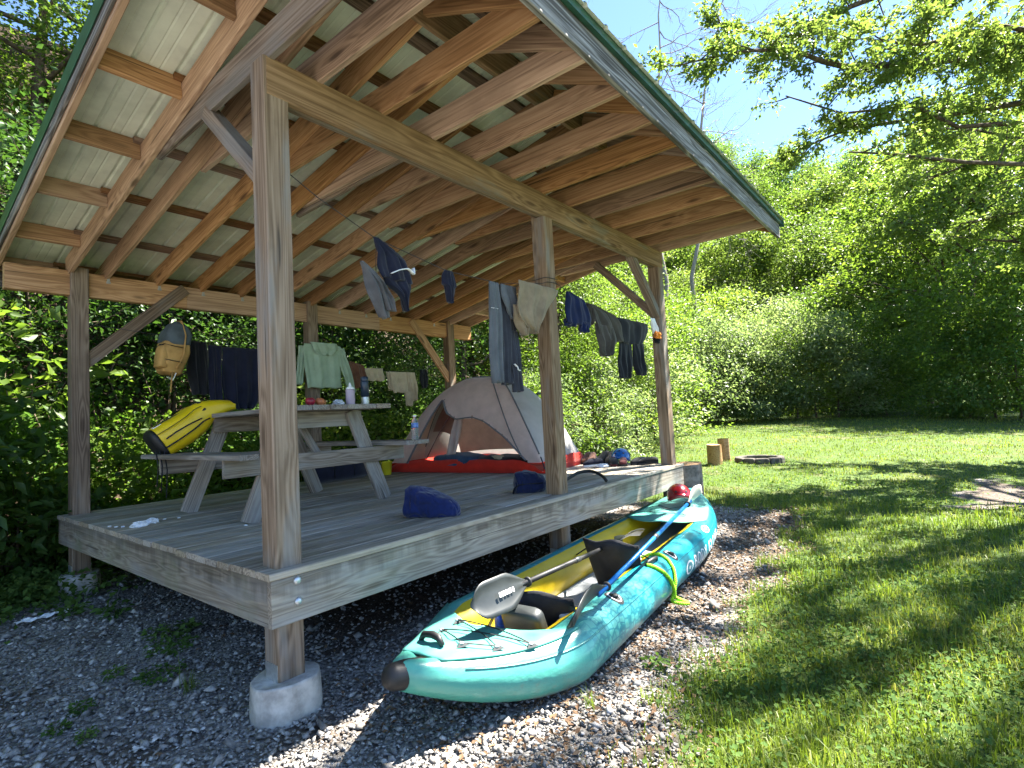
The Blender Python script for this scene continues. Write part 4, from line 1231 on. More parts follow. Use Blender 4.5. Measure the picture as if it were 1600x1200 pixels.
# helmets
def helmet(nm, label, loc, col, rz, s=1.0):
    mt = plain(nm+"_shell", col, .22, 0, .12, 5, .6, 0, .3)
    o = thing("helmet", label, "helmet", loc, rz); m4 = WM[o]
    V = []; F = []; nu, nv = 26, 12
    for j in range(nv+1):
        ph = math.pi/2*(1-j/nv*1.12)
        for k in range(nu):
            th = 2*math.pi*k/nu
            rx, ry, rz_ = .135*s, .112*s, .115*s
            zz = math.sin(ph)
            V.append((rx*max(0.02, math.cos(ph))*math.cos(th), ry*max(.02, math.cos(ph))*math.sin(th), .07*s+rz_*zz + (.02*s*math.cos(2*th) if j > nv*.8 else 0)))
    for j in range(nv):
        for k in range(nu):
            k2 = (k+1) % nu; F.append((j*nu+k, (j+1)*nu+k, (j+1)*nu+k2, j*nu+k2))
    F.append(tuple(range(nu))[::-1][::-1])
    sh = link("shell", py_mesh("shell", V, F, mt, True), o, m4)
    md = sh.modifiers.new("t", 'SOLIDIFY'); md.thickness = .012*s
    for (a, e) in ((.5, .55), (-.5, .55), (.5+math.pi, .5), (-.5+math.pi, .5), (0, .85), (1.57, .5), (-1.57, .5)):
        p = Vector((.136*s*math.cos(e)*math.cos(a), .113*s*math.cos(e)*math.sin(a), .07*s+.116*s*math.sin(e)))
        q = Vector((math.cos(a)*math.cos(e), math.sin(a)*math.cos(e), math.sin(e))).to_track_quat('Z', 'Y').to_matrix().to_4x4()
        mb = MB(); mb.lathe([(.010*s, 0), (.010*s, .002), (.004*s, .0025)], 10); mb.build("vent_hole", M_BLACK, sh, m4 @ Matrix.Translation(p) @ q)
    mb = MB(); mb.tube([(0, .10*s, .05*s), (.02, .07*s, .012), (.04, 0, .006), (.02, -.07*s, .012), (0, -.10*s, .05*s)], .007, 6, flat=.4); mb.build("chin_strap", M_BLACK, o, m4, smooth=True)
    return o


hp = K2W((4.12, -.05, .395))
helmet("red", "shiny red paddling helmet sitting on the kayak stern", tuple(hp), (.22, .006, .012), KRZ+.5, 1.12)
# loose things by the near seat
ob = MB(); ob.lathe([(.0, -.15), (.035, -.15), (.04, -.14), (.04, .09), (.036, .11), (.02, .12), (.02, .15), (0, .15)], 16)
bo = ob.build("blue_bottle", plain("speckled_blue", (.004, .05, .42), .35, 0, .6, 40), None, KM @ Matrix.Translation((.88, .065, .235)) @ Matrix.Rotation(R(15), 4, 'X') @ Matrix.Rotation(R(-25), 4, 'Y'), smooth=True)
tag(bo, "speckled blue roll standing beside the near kayak seat", "bottle")
o = thing("dry_pouch", "small grey clip lid pouch in the near end of the kayak", "pouch", tuple(K2W((1.02, -.30, .21))), KRZ+.3); m4 = WM[o]
mb = MB(); pillow(mb, (0, 0, 0), I3, .075, .07, .07, 4); mb.build("pouch_body", plain("grey_canvas", (.20, .20, .19), .8, 0, .3, 20, .3, .5), o, m4, smooth=True)
mb = MB(); mb.lathe([(.055, 0), (.058, .006), (.058, .02), (.05, .026), (.0, .026)], 18, (0, 0, .066)); mb.build("lid", plain("pale_grey_plastic", (.5, .5, .48), .45), o, m4, smooth=True)
mb = MB(); mb.tube([(-.08, .02, .03), (-.11, .06, .02), (-.13, .02, -.02), (-.15, -.03, -.06), (-.12, -.06, -.09)], .008, 6); mb.build("strap", M_SEAT, o, m4, smooth=True)
# ================================================================ picnic table
D = DZ
TX0, TX1, TY0, TY1, TZ = .76, 1.66, 1.13, 3.0, .868
table = thing("picnic_table", "weathered grey wooden picnic table with attached benches on the deck", "table", (1.21, 2.06, D))
npl = 6; pw = (TX1-TX0)/npl
for i in range(npl):
    x = TX0+pw*(i+.5)
    board("tabletop_plank", (x, TY0+rv.uniform(-.008, .008), D+TZ-.019), (x, TY1+rv.uniform(-.008, .008), D+TZ-.019), pw-.007, .038, M_TABLE, table)
for x0 in (.34, 1.80):
    for k in range(2):
        x = x0+.066+.138*k
        board("bench_plank", (x, TY0-.02, D+.531-.019), (x, TY1+.02, D+.531-.019), .132, .038, M_TABLE, table)
for y, s in ((1.50, -1), (2.64, 1)):
    for sx in (-1, 1):
        board("leg", (1.21+sx*.63, y, D+.0), (1.21+sx*.30, y, D+TZ-.04), .04, .135, M_TABLE, table, up=(sx, 0, .4))
    board("bench_support", (.38, y+s*.0415, D+.531-.04-.068), (2.04, y+s*.0415, D+.531-.04-.068), .038, .135, M_TABLE, table)
    board("top_support", (TX0+.03, y-s*.0415, D+TZ-.04-.068), (TX1-.03, y-s*.0415, D+TZ-.04-.068), .038, .135, M_TABLE, table)
    board("diagonal_brace", (1.21, y-s*.06, D+.45), (1.21, 2.07+s*.12, D+TZ-.05), .06, .038, M_TABLE, table)
# things on the table and benches
def bottle(nm, label, loc, prof, mats, names):
    o = thing(nm, label, "bottle", loc)
    for (p, mt, n) in zip(prof, mats, names):
        mb = MB(); mb.lathe(p, 22); mb.build(n, mt, o, WM[o], smooth=True)
    return o


M_LILAC = plain("lilac_enamel", (.42, .33, .40), .45, 0, .15, 6)
M_NAVYP = plain("dark_blue_enamel", (.02, .035, .06), .4, 0, .15, 6)
bottle("water_bottle", "pale lilac insulated bottle with a loop cap on the table", (1.365, 1.30, D+TZ), [[(0, 0), (.036, 0), (.038, .006), (.038, .125), (.036, .135)], [(.036, .135), (.030, .15), (.014, .158), (.012, .165), (.008, .19), (0, .19)]], (M_LILAC, M_WHITE), ("body", "cap"))
bottle("water_bottle", "tall dark blue steel bottle with a silver base on the table", (1.515, 1.30, D+TZ), [[(0, 0), (.034, 0), (.035, .004), (.035, .065), (.0345, .068)], [(.036, .068), (.036, .195), (.033, .205)], [(.033, .205), (.034, .212), (.034, .238), (.028, .246), (0, .25)]], (M_STEEL, M_NAVYP, M_NAVYP), ("steel_base", "body", "cap"))
def fruit(label, loc, col, s=1.0, cat="fruit"):
    mb = MB(); prof = []
    for j in range(13):
        a = -math.pi/2+math.pi*j/12; r = .037*s*math.cos(a)*(1+.06*math.sin(a)); z = .033*s*math.sin(a)
        if j > 10: z -= .006*s*(j-10)
        prof.append((max(r, .001), z+.033*s))
    mb.lathe(prof, 18); o = thing("fruit", label, cat, loc); mb.build("flesh", plain("fruit_skin", col, .4, 0, .35, 25), o, WM[o], smooth=True)
    mb = MB(); mb.tube([(0, 0, .058*s), (.002, .002, .07*s)], .002, 5); mb.build("stalk", M_BARK, o, WM[o])
fruit("dark red apple at the left of the fruit on the table", (.985, 1.29, D+TZ), (.28, .012, .03), 1.05)
fruit("orange blushed peach in the middle of the fruit on the table", (1.075, 1.30, D+TZ), (.50, .16, .06))
fruit("smaller peach beside the crumpled wrapper on the table", (1.135, 1.36, D+TZ), (.48, .18, .06), .85)


def crumple(nm, label, cat, loc, s, mat, seed, flat=.5):
    g_ = np.random.default_rng(seed)
    mb = MB(); pillow(mb, (0, 0, 0), I3, s, s*.8, s*flat, 2.4, 14, 9)
    V = np.array(mb.V); V *= (1+g_.uniform(-.28, .28, (len(V), 1))); V[:, 2] += s*flat*.75; V[:, 2] = np.maximum(V[:, 2], .001)
    o = link(nm, py_mesh(nm, V, mb.F, mat, False), None, Matrix.Translation(loc)); tag(o, label, cat); return o


M_PAPER = plain("white_paper", (.72, .73, .75), .8, 0, .12, 20)
M_FILM = plain("greyish_wrapper", (.55, .58, .62), .35, .2, .2, 20)
crumple("crumpled_wrapper", "crumpled silvery wrapper between the fruit and the bottle", "wrapper", (1.23, 1.28, D+TZ), .045, M_FILM, 3, .55)
crumple("crumpled_tissue", "larger crumpled white tissue on the near left deck boards", "tissue", (.10, 2.28, D), .055, M_PAPER, 4, .4)
crumple("crumpled_tissue", "crumpled white tissue further from the deck edge", "tissue", (.21, 2.36, D), .05, M_PAPER, 5, .45)
for i, (x, y) in enumerate(((-.02, 2.55), (.0, 2.46), (.03, 2.41), (.33, 2.45), (.42, 2.40), (.72, 1.78), (.52, 1.43))):
    crumple("paper_scrap", "tiny white scrap of paper on the deck boards", "scrap", (x, y, D), .012, M_PAPER, 20+i, .4)["group"] = "paper scraps on the deck"
# clear water bottle on the far bench
mg, nt, b = new_mat("clear_plastic"); b.inputs["Base Color"].default_value = (.85, .9, .93, 1); b.inputs["Roughness"].default_value = .08; b.inputs["Transmission Weight"].default_value = .9; b.inputs["IOR"].default_value = 1.2
bottle("water_bottle", "clear plastic water bottle with a blue label on the bench end", (2.0, 1.22, D+.531), [[(0, 0), (.03, 0), (.033, .01), (.031, .05), (.033, .09), (.031, .11)], [(.0335, .11), (.0335, .155)], [(.031, .155), (.03, .165), (.014, .2), (.013, .212)], [(.015, .208), (.015, .228), (0, .229)]], (mg, plain("blue_label", (.12, .22, .5), .4, 0, .5, 60), mg, M_WHITE), ("body", "label", "neck", "cap"))

# ---- yellow roll-top dry bag slung from bench to table
def wrinkle(V, amp, freq, seed, k=7):
    """push points in and out along folded crease lines"""
    g_ = np.random.default_rng(seed); V = np.array(V, float); c = V.mean(0); d = 0
    for i in range(k):
        w = g_.normal(0, 1, 3); w /= np.linalg.norm(w); f = freq*(.6+1.3*i/k)
        q = (V-c)@w*f+g_.uniform(0, 6.28)+.6*np.sin((V-c)@g_.normal(0, 1, 3)*freq*.4)
        d = d+(np.abs(np.sin(q))*2-1)/(1+.35*i)
    n_ = unit(V-c); return V+n_*(amp*d/3)[:, None]


def dense(rings, m_=5):
    A = np.array(rings, float); t = np.arange(len(A)); tt = np.linspace(0, len(A)-1, (len(A)-1)*m_+1)
    return [tuple(np.interp(q, t, A[:, k]) for k in range(A.shape[1])) for q in tt]


M_YBAG = plain("yellow_vinyl", (.66, .47, .005), .4, 0, .1, 5, .5, .25, bscale=12)
p0 = Vector((.36, 2.80, D+.60)); p1 = Vector((1.02, 2.72, D+1.0))
ax = (p1-p0); bl = ax.length; ax.normalize(); up = Vector((0, 0, 1)); up = (up-ax*up.dot(ax)).normalized(); sd = up.cross(ax)
m4 = Matrix(((ax.x, sd.x, up.x, p0.x), (ax.y, sd.y, up.y, p0.y), (ax.z, sd.z, up.z, p0.z), (0, 0, 0, 1))) @ Matrix.Diagonal((.9, 1, 1, 1))
ybag = bpy.data.objects.new("dry_bag", None); COL.objects.link(ybag); place(ybag, None, m4); tag(ybag, "yellow dry bag with black straps leaning from the bench onto the table", "bag")
g_ = np.random.default_rng(8)
def loft(rings, n, jit=0.0, g_=None, expo=2.6):
    """rings: (x, half_y, half_z, cy, cz)"""
    V = []; F = []; e = 2/expo
    sg = lambda a, e: math.copysign(abs(a)**e, a)
    for (x, hy, hz, cy, cz_) in rings:
        for k in range(n):
            t = 2*math.pi*k/n
            j = 1+(g_.uniform(-jit, jit) if jit else 0)
            V.append((x, cy+hy*sg(math.cos(t), e)*j, cz_+hz*sg(math.sin(t), e)*j))
    m_ = len(rings)
    for i in range(m_-1):
        for k in range(n):
            k2 = (k+1) % n; F.append((i*n+k, i*n+k2, (i+1)*n+k2, (i+1)*n+k))
    F.append(tuple(range(n-1, -1, -1))); F.append(tuple((m_-1)*n+k for k in range(n)))
    return V, F
V, F = loft(dense([(.03, .17, .115, 0, 0), (.07, .19, .135, 0, 0), (.2, .20, .14, 0, .0), (.34, .195, .135, 0, .005), (.46, .19, .125, 0, .02), (.56, .18, .105, 0, .035), (.65, .175, .085, 0, .025), (.73, .165, .068, 0, -.0), (.80, .15, .05, 0, -.03), (.82, .10, .025, 0, -.04)], 4), 44, 0, g_, 3.4)
V = wrinkle(V, .012, 16, 3)
link("bag_body", py_mesh("bag_body", V, F, M_YBAG, True), ybag, m4)
V, F = loft([(-.005, .10, .06, 0, 0), (.0, .16, .105, 0, 0), (.028, .184, .13, 0, 0), (.06, .194, .14, 0, 0)], 30, 0, None, 3.4)
link("bag_base", py_mesh("bag_base", V, F, M_BLACK, True), ybag, m4)
def strap(pts, w, parent, m, nm="strap", mat=None, th=.006):
    mb = MB(); P, _ = resample(pts, 14); mb.tube([tuple(p) for p in P], w, 8, flat=th/w); return mb.build(nm, mat or M_SEAT, parent, m, smooth=True)
for yy in (-.185, .0):
    mb = MB()
    P = [(.10, -.187 if yy < 0 else -.06, .02 if yy < 0 else .136), (.2, -.19 if yy < 0 else -.05, .03 if yy < 0 else .14), (.32, -.186 if yy < 0 else -.045, .03 if yy < 0 else .136), (.46, -.18 if yy < 0 else -.04, .02 if yy < 0 else .112)]
    P = [(a, b*1.08 if yy < 0 else b, c if yy < 0 else c+.006) for a, b, c in P]
    mb.tube(P, .018, 8, flat=.35); mb.build("strap", M_SEAT, ybag, m4, smooth=True)
for (zz, w_) in ((-.045, .022), (.085, .010)):
    mb = MB(); P, _ = resample([(.06, -.196, zz), (.2, -.207, zz+.005), (.34, -.203, zz+.015), (.46, -.197, zz+.035), (.52, -.19, zz+.03)], 14); mb.tube([tuple(q) for q in P], w_, 8, flat=.3); mb.build("side_strap", M_SEAT, ybag, m4, smooth=True)
mb = MB(); mb.tube([(.52, -.19, .07), (.54, -.12, .142), (.545, 0, .15), (.54, .12, .142), (.52, .19, .07)], .022, 8, flat=.3); mb.build("compression_strap", M_SEAT, ybag, m4, smooth=True)
mb = MB(); mb.tube([(.80, -.15, -.03), (.84, 0, -.045), (.80, .15, -.03)], .016, 8); mb.build("roll_top", M_YBAG, ybag, m4, smooth=True)
for dx, ln in ((0, .34), (.035, .40), (-.03, .30)):
    mb = MB(); q = m4 @ Vector((.03, -.16, -.06)); mb.tube([q+Vector((dx, -.02, 0)), q+Vector((dx+.01, -.035, -ln*.4)), q+Vector((dx-.01, -.03, -ln))], .012, 6, flat=.3)
    mb.build("hanging_strap", M_SEAT, ybag, None, smooth=True)
mb = MB(); mb.box((.08, -.09, .137), (.16, -.02, .1425)); mb.build("printed_mark", M_WHITE, ybag, m4)

# ---- backpack hanging on the back line
M_TANB = plain("tan_pack_cloth", (.36, .21, .065), .75, 0, .25, 8, .3, .4, bscale=50)
M_SLATE = plain("slate_pack_cloth", (.065, .08, .085), .75, 0, .25, 8, .3, .4, bscale=50)
pk_ = thing("backpack", "tan and slate backpack hanging upside down from the back line", "backpack", (.76, W_-.30, D+1.32)); m4 = WM[pk_] @ Matrix.Rotation(R(10), 4, 'Y') @ Matrix.Rotation(R(-90), 4, 'Y')
V, F = loft(dense([(.0, .085, .07, 0, 0), (.015, .11, .09, 0, 0), (.10, .14, .11, 0, 0), (.22, .155, .12, 0, 0), (.31, .15, .115, 0, 0)], 5), 40, 0, None, 5.0)
link("pack_body", py_mesh("pack_body", wrinkle(V, .012, 22, 4), F, M_TANB, True), pk_, m4)
V, F = loft(dense([(.04, .06, .03, -.0, 0), (.05, .085, .045, 0, 0), (.18, .10, .05, 0, 0), (.26, .09, .045, 0, 0), (.27, .06, .03, 0, 0)], 4), 30, 0, None, 4.0)
link("front_pocket", py_mesh("front_pocket", wrinkle(V, .008, 26, 5), F, M_TANB, True), pk_, m4 @ Matrix.Translation((0, -.05, .10)))
V, F = loft(dense([(.30, .14, .105, 0, .0), (.33, .155, .12, 0, 0), (.43, .15, .11, 0, 0), (.50, .125, .085, 0, 0), (.53, .08, .05, 0, 0)], 5), 40, 0, None, 5.0)
link("pack_lid", py_mesh("pack_lid", wrinkle(V, .014, 22, 6), F, M_SLATE, True), pk_, m4)
for xx in (.12, .27):
    mb = MB(); mb.tube([(xx, -.16, -.05), (xx, -.165, .06), (xx+.01, -.12, .125), (xx, .0, .135), (xx, .12, .125)], .010, 6, flat=.3); mb.build("compression_strap", M_SEAT, pk_, m4, smooth=True)
mb = MB(); mb.box((.255, -.05, .133), (.285, -.02, .142)); mb.build("buckle", M_BLACK, pk_, m4)
for yy in (-.135, .10):
    mb = MB(); mb.tube([(.05, yy, -.02), (.2, yy*1.25, -.05), (.4, yy*1.15, -.04), (.54, yy*.8, 0), (.56, 0, 0)], .022, 8, flat=.35); mb.build("shoulder_strap", M_TANB, pk_, m4, smooth=True)
mb = MB(); mb.tube([(.02, -.1, .0), (-.06, -.14, .01), (-.2, -.15, .0)], .008, 6); mb.build("loose_strap", M_TANB, pk_, m4, smooth=True)
mb = MB(); mb.tube([(0.01, -.11, -.03), (-.05, 0, -.05), (-.01, .13, -.04)], .012, 6, flat=.4); mb.build("haul_strap", M_WHITE, pk_, m4, smooth=True)

# ================================================================ clothes lines and washing
def line(label, pts, rad=.0028):
    mb = MB(); P, _ = resample(pts, 60); mb.tube([tuple(p) for p in P], rad, 6); o = mb.build("clothes_line", M_CORD, None, None, smooth=True); tag(o, label, "clothes line"); return o


line("thin dark clothes line strung between the two front posts", [(.10, .10, D+2.16), (.36, .10, D+2.03), (.76, .10, D+1.88), (1.4, .10, D+1.78), (1.95, .06, D+1.77), (2.42, -.02, D+1.83), (2.51, -.012, D+1.86), (2.60, -.012, D+1.87), (2.69, -.01, D+1.87), (2.69, .15, D+1.865)])
line("thin dark clothes line from the middle post to the far corner post", [(2.51, .15, D+1.90), (2.51, -.010, D+1.905), (2.69, -.010, D+1.91), (2.75, .06, D+1.905), (3.0, .10, D+1.875), (3.5, .10, D+1.78), (4.05, .10, D+1.71), (4.85, .10, D+1.80), (4.99, .07, D+1.84), (5.01, -.01, D+1.85)])
line("thin dark clothes line along the back posts", [(.145, W_-.16, D+1.80), (.75, W_-.17, D+1.74), (1.3, W_-.17, D+1.68), (2.0, W_-.17, D+1.71), (2.6, W_-.155, D+1.75), (3.1, W_-.17, D+1.56), (3.7, W_-.17, D+1.45), (4.3, W_-.17, D+1.50), (5.0, W_-.155, D+1.62)])


def garment(label, cat, y, panels, mat, fold=.018, nf=3.0, seed=0, nm="garment", extra=None, group=None):
    """panels: lists of rows (z, x_left, x_right) from top to bottom, hung in the plane y"""
    g_ = np.random.default_rng(seed)
    zs = [r_[0] for p in panels for r_ in p]; xs = [c for p in panels for r_ in p for c in r_[1:3]]
    org = Vector(((min(xs)+max(xs))/2, y, D+min(zs)))
    o = thing(nm, label, cat, tuple(org), group=group); m4 = WM[o]
    for pi, rows in enumerate(panels):
        mt = mat[pi] if isinstance(mat, (list, tuple)) else mat
        yo = rows[0][3] if len(rows[0]) > 3 else 0.0
        nr, nc = 26, 22
        z0 = np.array([r_[0] for r_ in rows]); l0 = np.array([r_[1] for r_ in rows]); r0 = np.array([r_[2] for r_ in rows])
        q = np.linspace(0, 1, nr); zz = np.interp(q, np.linspace(0, 1, len(rows)), z0)
        ll = np.interp(q, np.linspace(0, 1, len(rows)), l0); rr_ = np.interp(q, np.linspace(0, 1, len(rows)), r0)
        ll[1:-1] = (ll[:-2]+2*ll[1:-1]+ll[2:])/4; rr_[1:-1] = (rr_[:-2]+2*rr_[1:-1]+rr_[2:])/4
        ph = g_.uniform(0, 6.28, 4)
        V = []
        for lay in (0, 1):
            for i in range(nr):
                for k in range(nc):
                    u = k/(nc-1)
                    amp = fold*(.25+.75*min(1, q[i]*2.2))
                    w = amp*(math.sin(2*math.pi*nf*u+ph[0]+1.2*q[i])+.5*math.sin(2*math.pi*nf*2.3*u+ph[1]-2.0*q[i])+.35*math.sin(9*q[i]+ph[2]+3*u))
                    th = .004+.016*(1-(2*u-1)**6)*min(1, .35+q[i]*2)
                    edge = .010*math.sin(7*q[i]+ph[3])*(1 if k in (0, nc-1) else 0)
                    V.append((ll[i]+(rr_[i]-ll[i])*u+edge-org.x, yo+w+(th if lay else -th), D+zz[i]+.008*math.sin(2*math.pi*nf*u+ph[1])*q[i]-org.z))
        n = nr*nc; F = []
        for i in range(nr-1):
            for k in range(nc-1):
                F.append((i*nc+k, (i+1)*nc+k, (i+1)*nc+k+1, i*nc+k+1)); F.append((n+i*nc+k, n+i*nc+k+1, n+(i+1)*nc+k+1, n+(i+1)*nc+k))
            F.append((i*nc, n+i*nc, n+(i+1)*nc, (i+1)*nc)); e = nc-1; F.append((i*nc+e, (i+1)*nc+e, n+(i+1)*nc+e, n+i*nc+e))
        b0 = (nr-1)*nc
        for k in range(nc-1): F.append((k, k+1, n+k+1, n+k)); F.append((b0+k+1, b0+k, n+b0+k, n+b0+k+1))
        link("cloth_panel" if len(panels) > 1 else "cloth", py_mesh("cloth", V, F, mt, True), o, m4)
    for (nm2, pts, w, mt) in (extra or []):
        mb = MB(); P, _ = resample([Vector((a, b, D+c))-org for a, b, c in pts], 12); mb.tube([tuple(p) for p in P], w, 8, flat=.3); mb.build(nm2, mt, o, m4, smooth=True)
    return o


C_NAVY = cloth_mat("navy_cloth", (.010, .012, .026)); C_BLACK = cloth_mat("black_cloth", (.010, .011, .014)); C_SLATE = cloth_mat("slate_cloth", (.095, .105, .115), .15)
C_CHAR = cloth_mat("charcoal_cloth", (.030, .032, .042)); C_TAN = cloth_mat("tan_cloth", (.27, .21, .135), .2, .15); C_OLIVE = cloth_mat("dark_olive_cloth", (.052, .046, .038))
C_GREY = cloth_mat("grey_cloth", (.085, .085, .09)); C_MINT = cloth_mat("mint_cloth", (.36, .46, .33), .12, .15); C_BROWN = cloth_mat("brown_cloth", (.13, .06, .035)); C_BEIGE = cloth_mat("beige_cloth", (.48, .39, .26), .15, .15)
C_WHITE = cloth_mat("white_cloth", (.75, .77, .8), .08); C_ORANGE = cloth_mat("orange_cloth", (.7, .22, .02), .1); C_BLUE = cloth_mat("blue_cloth", (.006, .013, .052))
FL = "washing on the front line"; BLN = "washing on the back line"
garment("navy shorts with a white band hanging by one corner", "shorts", .10, [[(1.885, .75, .79), (1.82, .755, .92), (1.78, .765, 1.0), (1.70, .77, 1.04), (1.63, .79, 1.05)], [(1.66, .80, 1.05, .004), (1.60, .85, 1.05), (1.55, .93, 1.03), (1.50, .96, 1.01), (1.44, .985, 1.0)]], C_NAVY, .012, 2.0, 1, group=FL,
        extra=[("white_band", [(.86, .075, 1.665), (.93, .07, 1.70), (1.0, .07, 1.72), (1.05, .075, 1.69), (1.055, .085, 1.735)], .014, C_WHITE)])
garment("grey brimmed hat hanging by its cord below the line", "hat", .10, [[(1.71, .64, .665), (1.66, .665, .75), (1.60, .68, .81), (1.52, .70, .85), (1.44, .735, .86), (1.37, .775, .845)], [(1.64, .70, .74, -.02), (1.58, .74, .80), (1.50, .79, .85), (1.42, .81, .865)]], C_GREY, .016, 1.0, 2, nm="hat", group=FL,
        extra=[("chin_cord", [(.77, .10, 1.87), (.755, .10, 1.70), (.76, .10, 1.62)], .003, M_CORD)])
garment("small navy glove pinned alone in the middle of the front line", "glove", .10, [[(1.785, 1.375, 1.45), (1.74, 1.355, 1.465), (1.68, 1.35, 1.47), (1.665, 1.37, 1.45), (1.60, 1.385, 1.44), (1.55, 1.40, 1.425)]], C_NAVY, .010, 1.5, 3, nm="glove", group=FL)
garment("long slate and charcoal leggings hanging left of the middle post", "leggings", .09, [[(1.77, 1.82, 1.93, -.02), (1.5, 1.81, 1.95), (1.2, 1.80, 1.94), (.97, 1.815, 1.925)], [(1.77, 1.90, 2.15), (1.5, 1.92, 2.16), (1.2, 1.94, 2.13), (.96, 1.94, 2.08)], [(1.40, 2.04, 2.16, -.015), (1.1, 2.05, 2.17), (.90, 2.075, 2.185)], [(1.765, 1.94, 2.14, -.035), (1.66, 1.96, 2.16), (1.56, 2.0, 2.165), (1.50, 2.05, 2.13)]], [C_SLATE, C_CHAR, C_CHAR, C_SLATE], .010, 2.0, 4, nm="leggings", group=FL,
        extra=[("printed_logo", [(2.06, .045, 1.12), (2.09, .045, 1.10), (2.10, .045, 1.075), (2.13, .045, 1.07)], .012, C_WHITE)]
        + [("printed_letter", [(1.815+.022*k, .052, 1.555), (1.825+.022*k, .052, 1.555)], .007, C_WHITE) for k in range(4)])
garment("tan shorts draped across the middle post", "shorts", -.035, [[(1.80, 2.05, 2.64), (1.74, 2.05, 2.62), (1.66, 2.04, 2.54), (1.58, 2.03, 2.46), (1.50, 2.05, 2.40), (1.42, 2.14, 2.32), (1.38, 2.22, 2.28)], [(1.60, 2.02, 2.22, .03), (1.52, 2.03, 2.25), (1.42, 2.09, 2.2), (1.36, 2.12, 2.17)]], C_TAN, .018, 2.5, 5, group=FL)
garment("dark blue shorts first to the right of the middle post", "shorts", .10, [[(1.87, 2.99, 3.06), (1.82, 2.985, 3.33), (1.72, 2.96, 3.37), (1.62, 2.945, 3.39), (1.56, 2.95, 3.37)], [(1.60, 2.95, 3.17, .01), (1.54, 2.95, 3.15)], [(1.60, 3.17, 3.38, -.01), (1.50, 3.19, 3.33)]], C_BLUE, .014, 2.0, 6, group=FL)
garment("dark olive shirt bunched on the line right of the blue shorts", "shirt", .10, [[(1.80, 3.42, 3.52), (1.73, 3.46, 3.98), (1.62, 3.50, 4.10), (1.52, 3.52, 4.16), (1.46, 3.54, 4.18)], [(1.60, 3.49, 3.85, -.02), (1.45, 3.50, 3.88), (1.34, 3.53, 3.82), (1.28, 3.60, 3.74)], [(1.81, 3.38, 3.50, .015), (1.70, 3.39, 3.5), (1.60, 3.41, 3.49)]], C_OLIVE, .022, 2.5, 7, nm="shirt", group=FL)
garment("black trousers hanging beside the far corner post", "trousers", .10, [[(1.73, 4.02, 4.80), (1.66, 4.06, 4.82), (1.55, 4.08, 4.72), (1.45, 4.06, 4.62)], [(1.47, 4.04, 4.33, .01), (1.25, 4.01, 4.30), (1.06, 4.02, 4.27)], [(1.47, 4.33, 4.62, -.01), (1.25, 4.36, 4.62), (1.10, 4.40, 4.62)]], C_BLACK, .016, 2.0, 8, nm="trousers", group=FL)
garment("white and black glove with an orange cuff tied at the far corner post", "glove", .05, [[(1.80, 4.78, 4.92), (1.70, 4.83, 4.95), (1.62, 4.88, 4.99)], [(1.64, 4.84, 4.99, -.02), (1.56, 4.83, 4.98)], [(1.60, 4.90, 5.0, .01), (1.51, 4.92, 4.99)]], [C_WHITE, C_ORANGE, C_BLACK], .014, 1.5, 9, nm="glove", group=FL)
yb_ = W_-.175
garment("black thermal trousers nearest the backpack on the back line", "trousers", yb_, [[(1.70, 1.0, 1.18), (1.4, .99, 1.20), (1.12, 1.03, 1.2)]], C_BLACK, .016, 2, 11, nm="trousers", group=BLN)
garment("narrow navy legging in the dark washing on the back line", "leggings", yb_-.01, [[(1.67, 1.19, 1.33), (1.3, 1.2, 1.33), (.90, 1.21, 1.34)]], C_NAVY, .012, 1.5, 12, nm="leggings", group=BLN)
garment("wide navy towel behind the near post on the back line", "towel", yb_, [[(1.66, 1.34, 1.80), (1.3, 1.34, 1.78), (1.05, 1.36, 1.76), (.95, 1.45, 1.68)]], C_NAVY, .020, 3, 13, nm="towel", group=BLN)
garment("black jersey at the right end of the dark washing", "shirt", yb_, [[(1.68, 1.80, 2.16), (1.5, 1.80, 2.18), (1.22, 1.84, 2.16)]], C_BLACK, .018, 2.5, 14, nm="shirt", group=BLN)
garment("mint green hooded top hung in front of the back post", "hoodie", W_-.20, [[(1.77, 2.34, 2.86), (1.70, 2.30, 2.92), (1.55, 2.33, 2.90), (1.35, 2.36, 2.88), (1.20, 2.36, 2.88)], [(1.74, 2.80, 2.92, -.01), (1.50, 2.86, 3.0), (1.28, 2.92, 3.06), (1.14, 2.96, 3.08)], [(1.74, 2.28, 2.38, .01), (1.5, 2.24, 2.34), (1.25, 2.22, 2.31)], [(1.79, 2.42, 2.80, -.03), (1.70, 2.44, 2.82), (1.63, 2.52, 2.76)]], C_MINT, .014, 2.5, 15, nm="hoodie", group=BLN)
garment("brown cloth on the back line right of the mint top", "towel", yb_, [[(1.57, 3.0, 3.06), (1.52, 2.99, 3.26), (1.35, 3.02, 3.29), (1.20, 3.10, 3.27)]], C_BROWN, .016, 2, 16, nm="towel", group=BLN)
garment("small beige cloth between the brown cloth and the beige top", "towel", yb_, [[(1.49, 3.27, 3.58), (1.40, 3.28, 3.60), (1.31, 3.30, 3.61)]], C_BEIGE, .012, 2, 17, nm="towel", group=BLN)
garment("pale beige long sleeved top nearest the tent on the back line", "shirt", yb_, [[(1.45, 3.70, 4.14), (1.30, 3.72, 4.12), (1.14, 3.76, 4.10)], [(1.45, 4.02, 4.18, -.015), (1.20, 4.06, 4.22), (1.02, 4.10, 4.22)], [(1.45, 3.67, 3.78, .015), (1.25, 3.68, 3.79), (1.18, 3.69, 3.78)], [(1.16, 3.96, 4.1, -.02), (1.02, 3.98, 4.12), (.94, 4.0, 4.09)]], C_BEIGE, .014, 2, 18, nm="shirt", group=BLN)
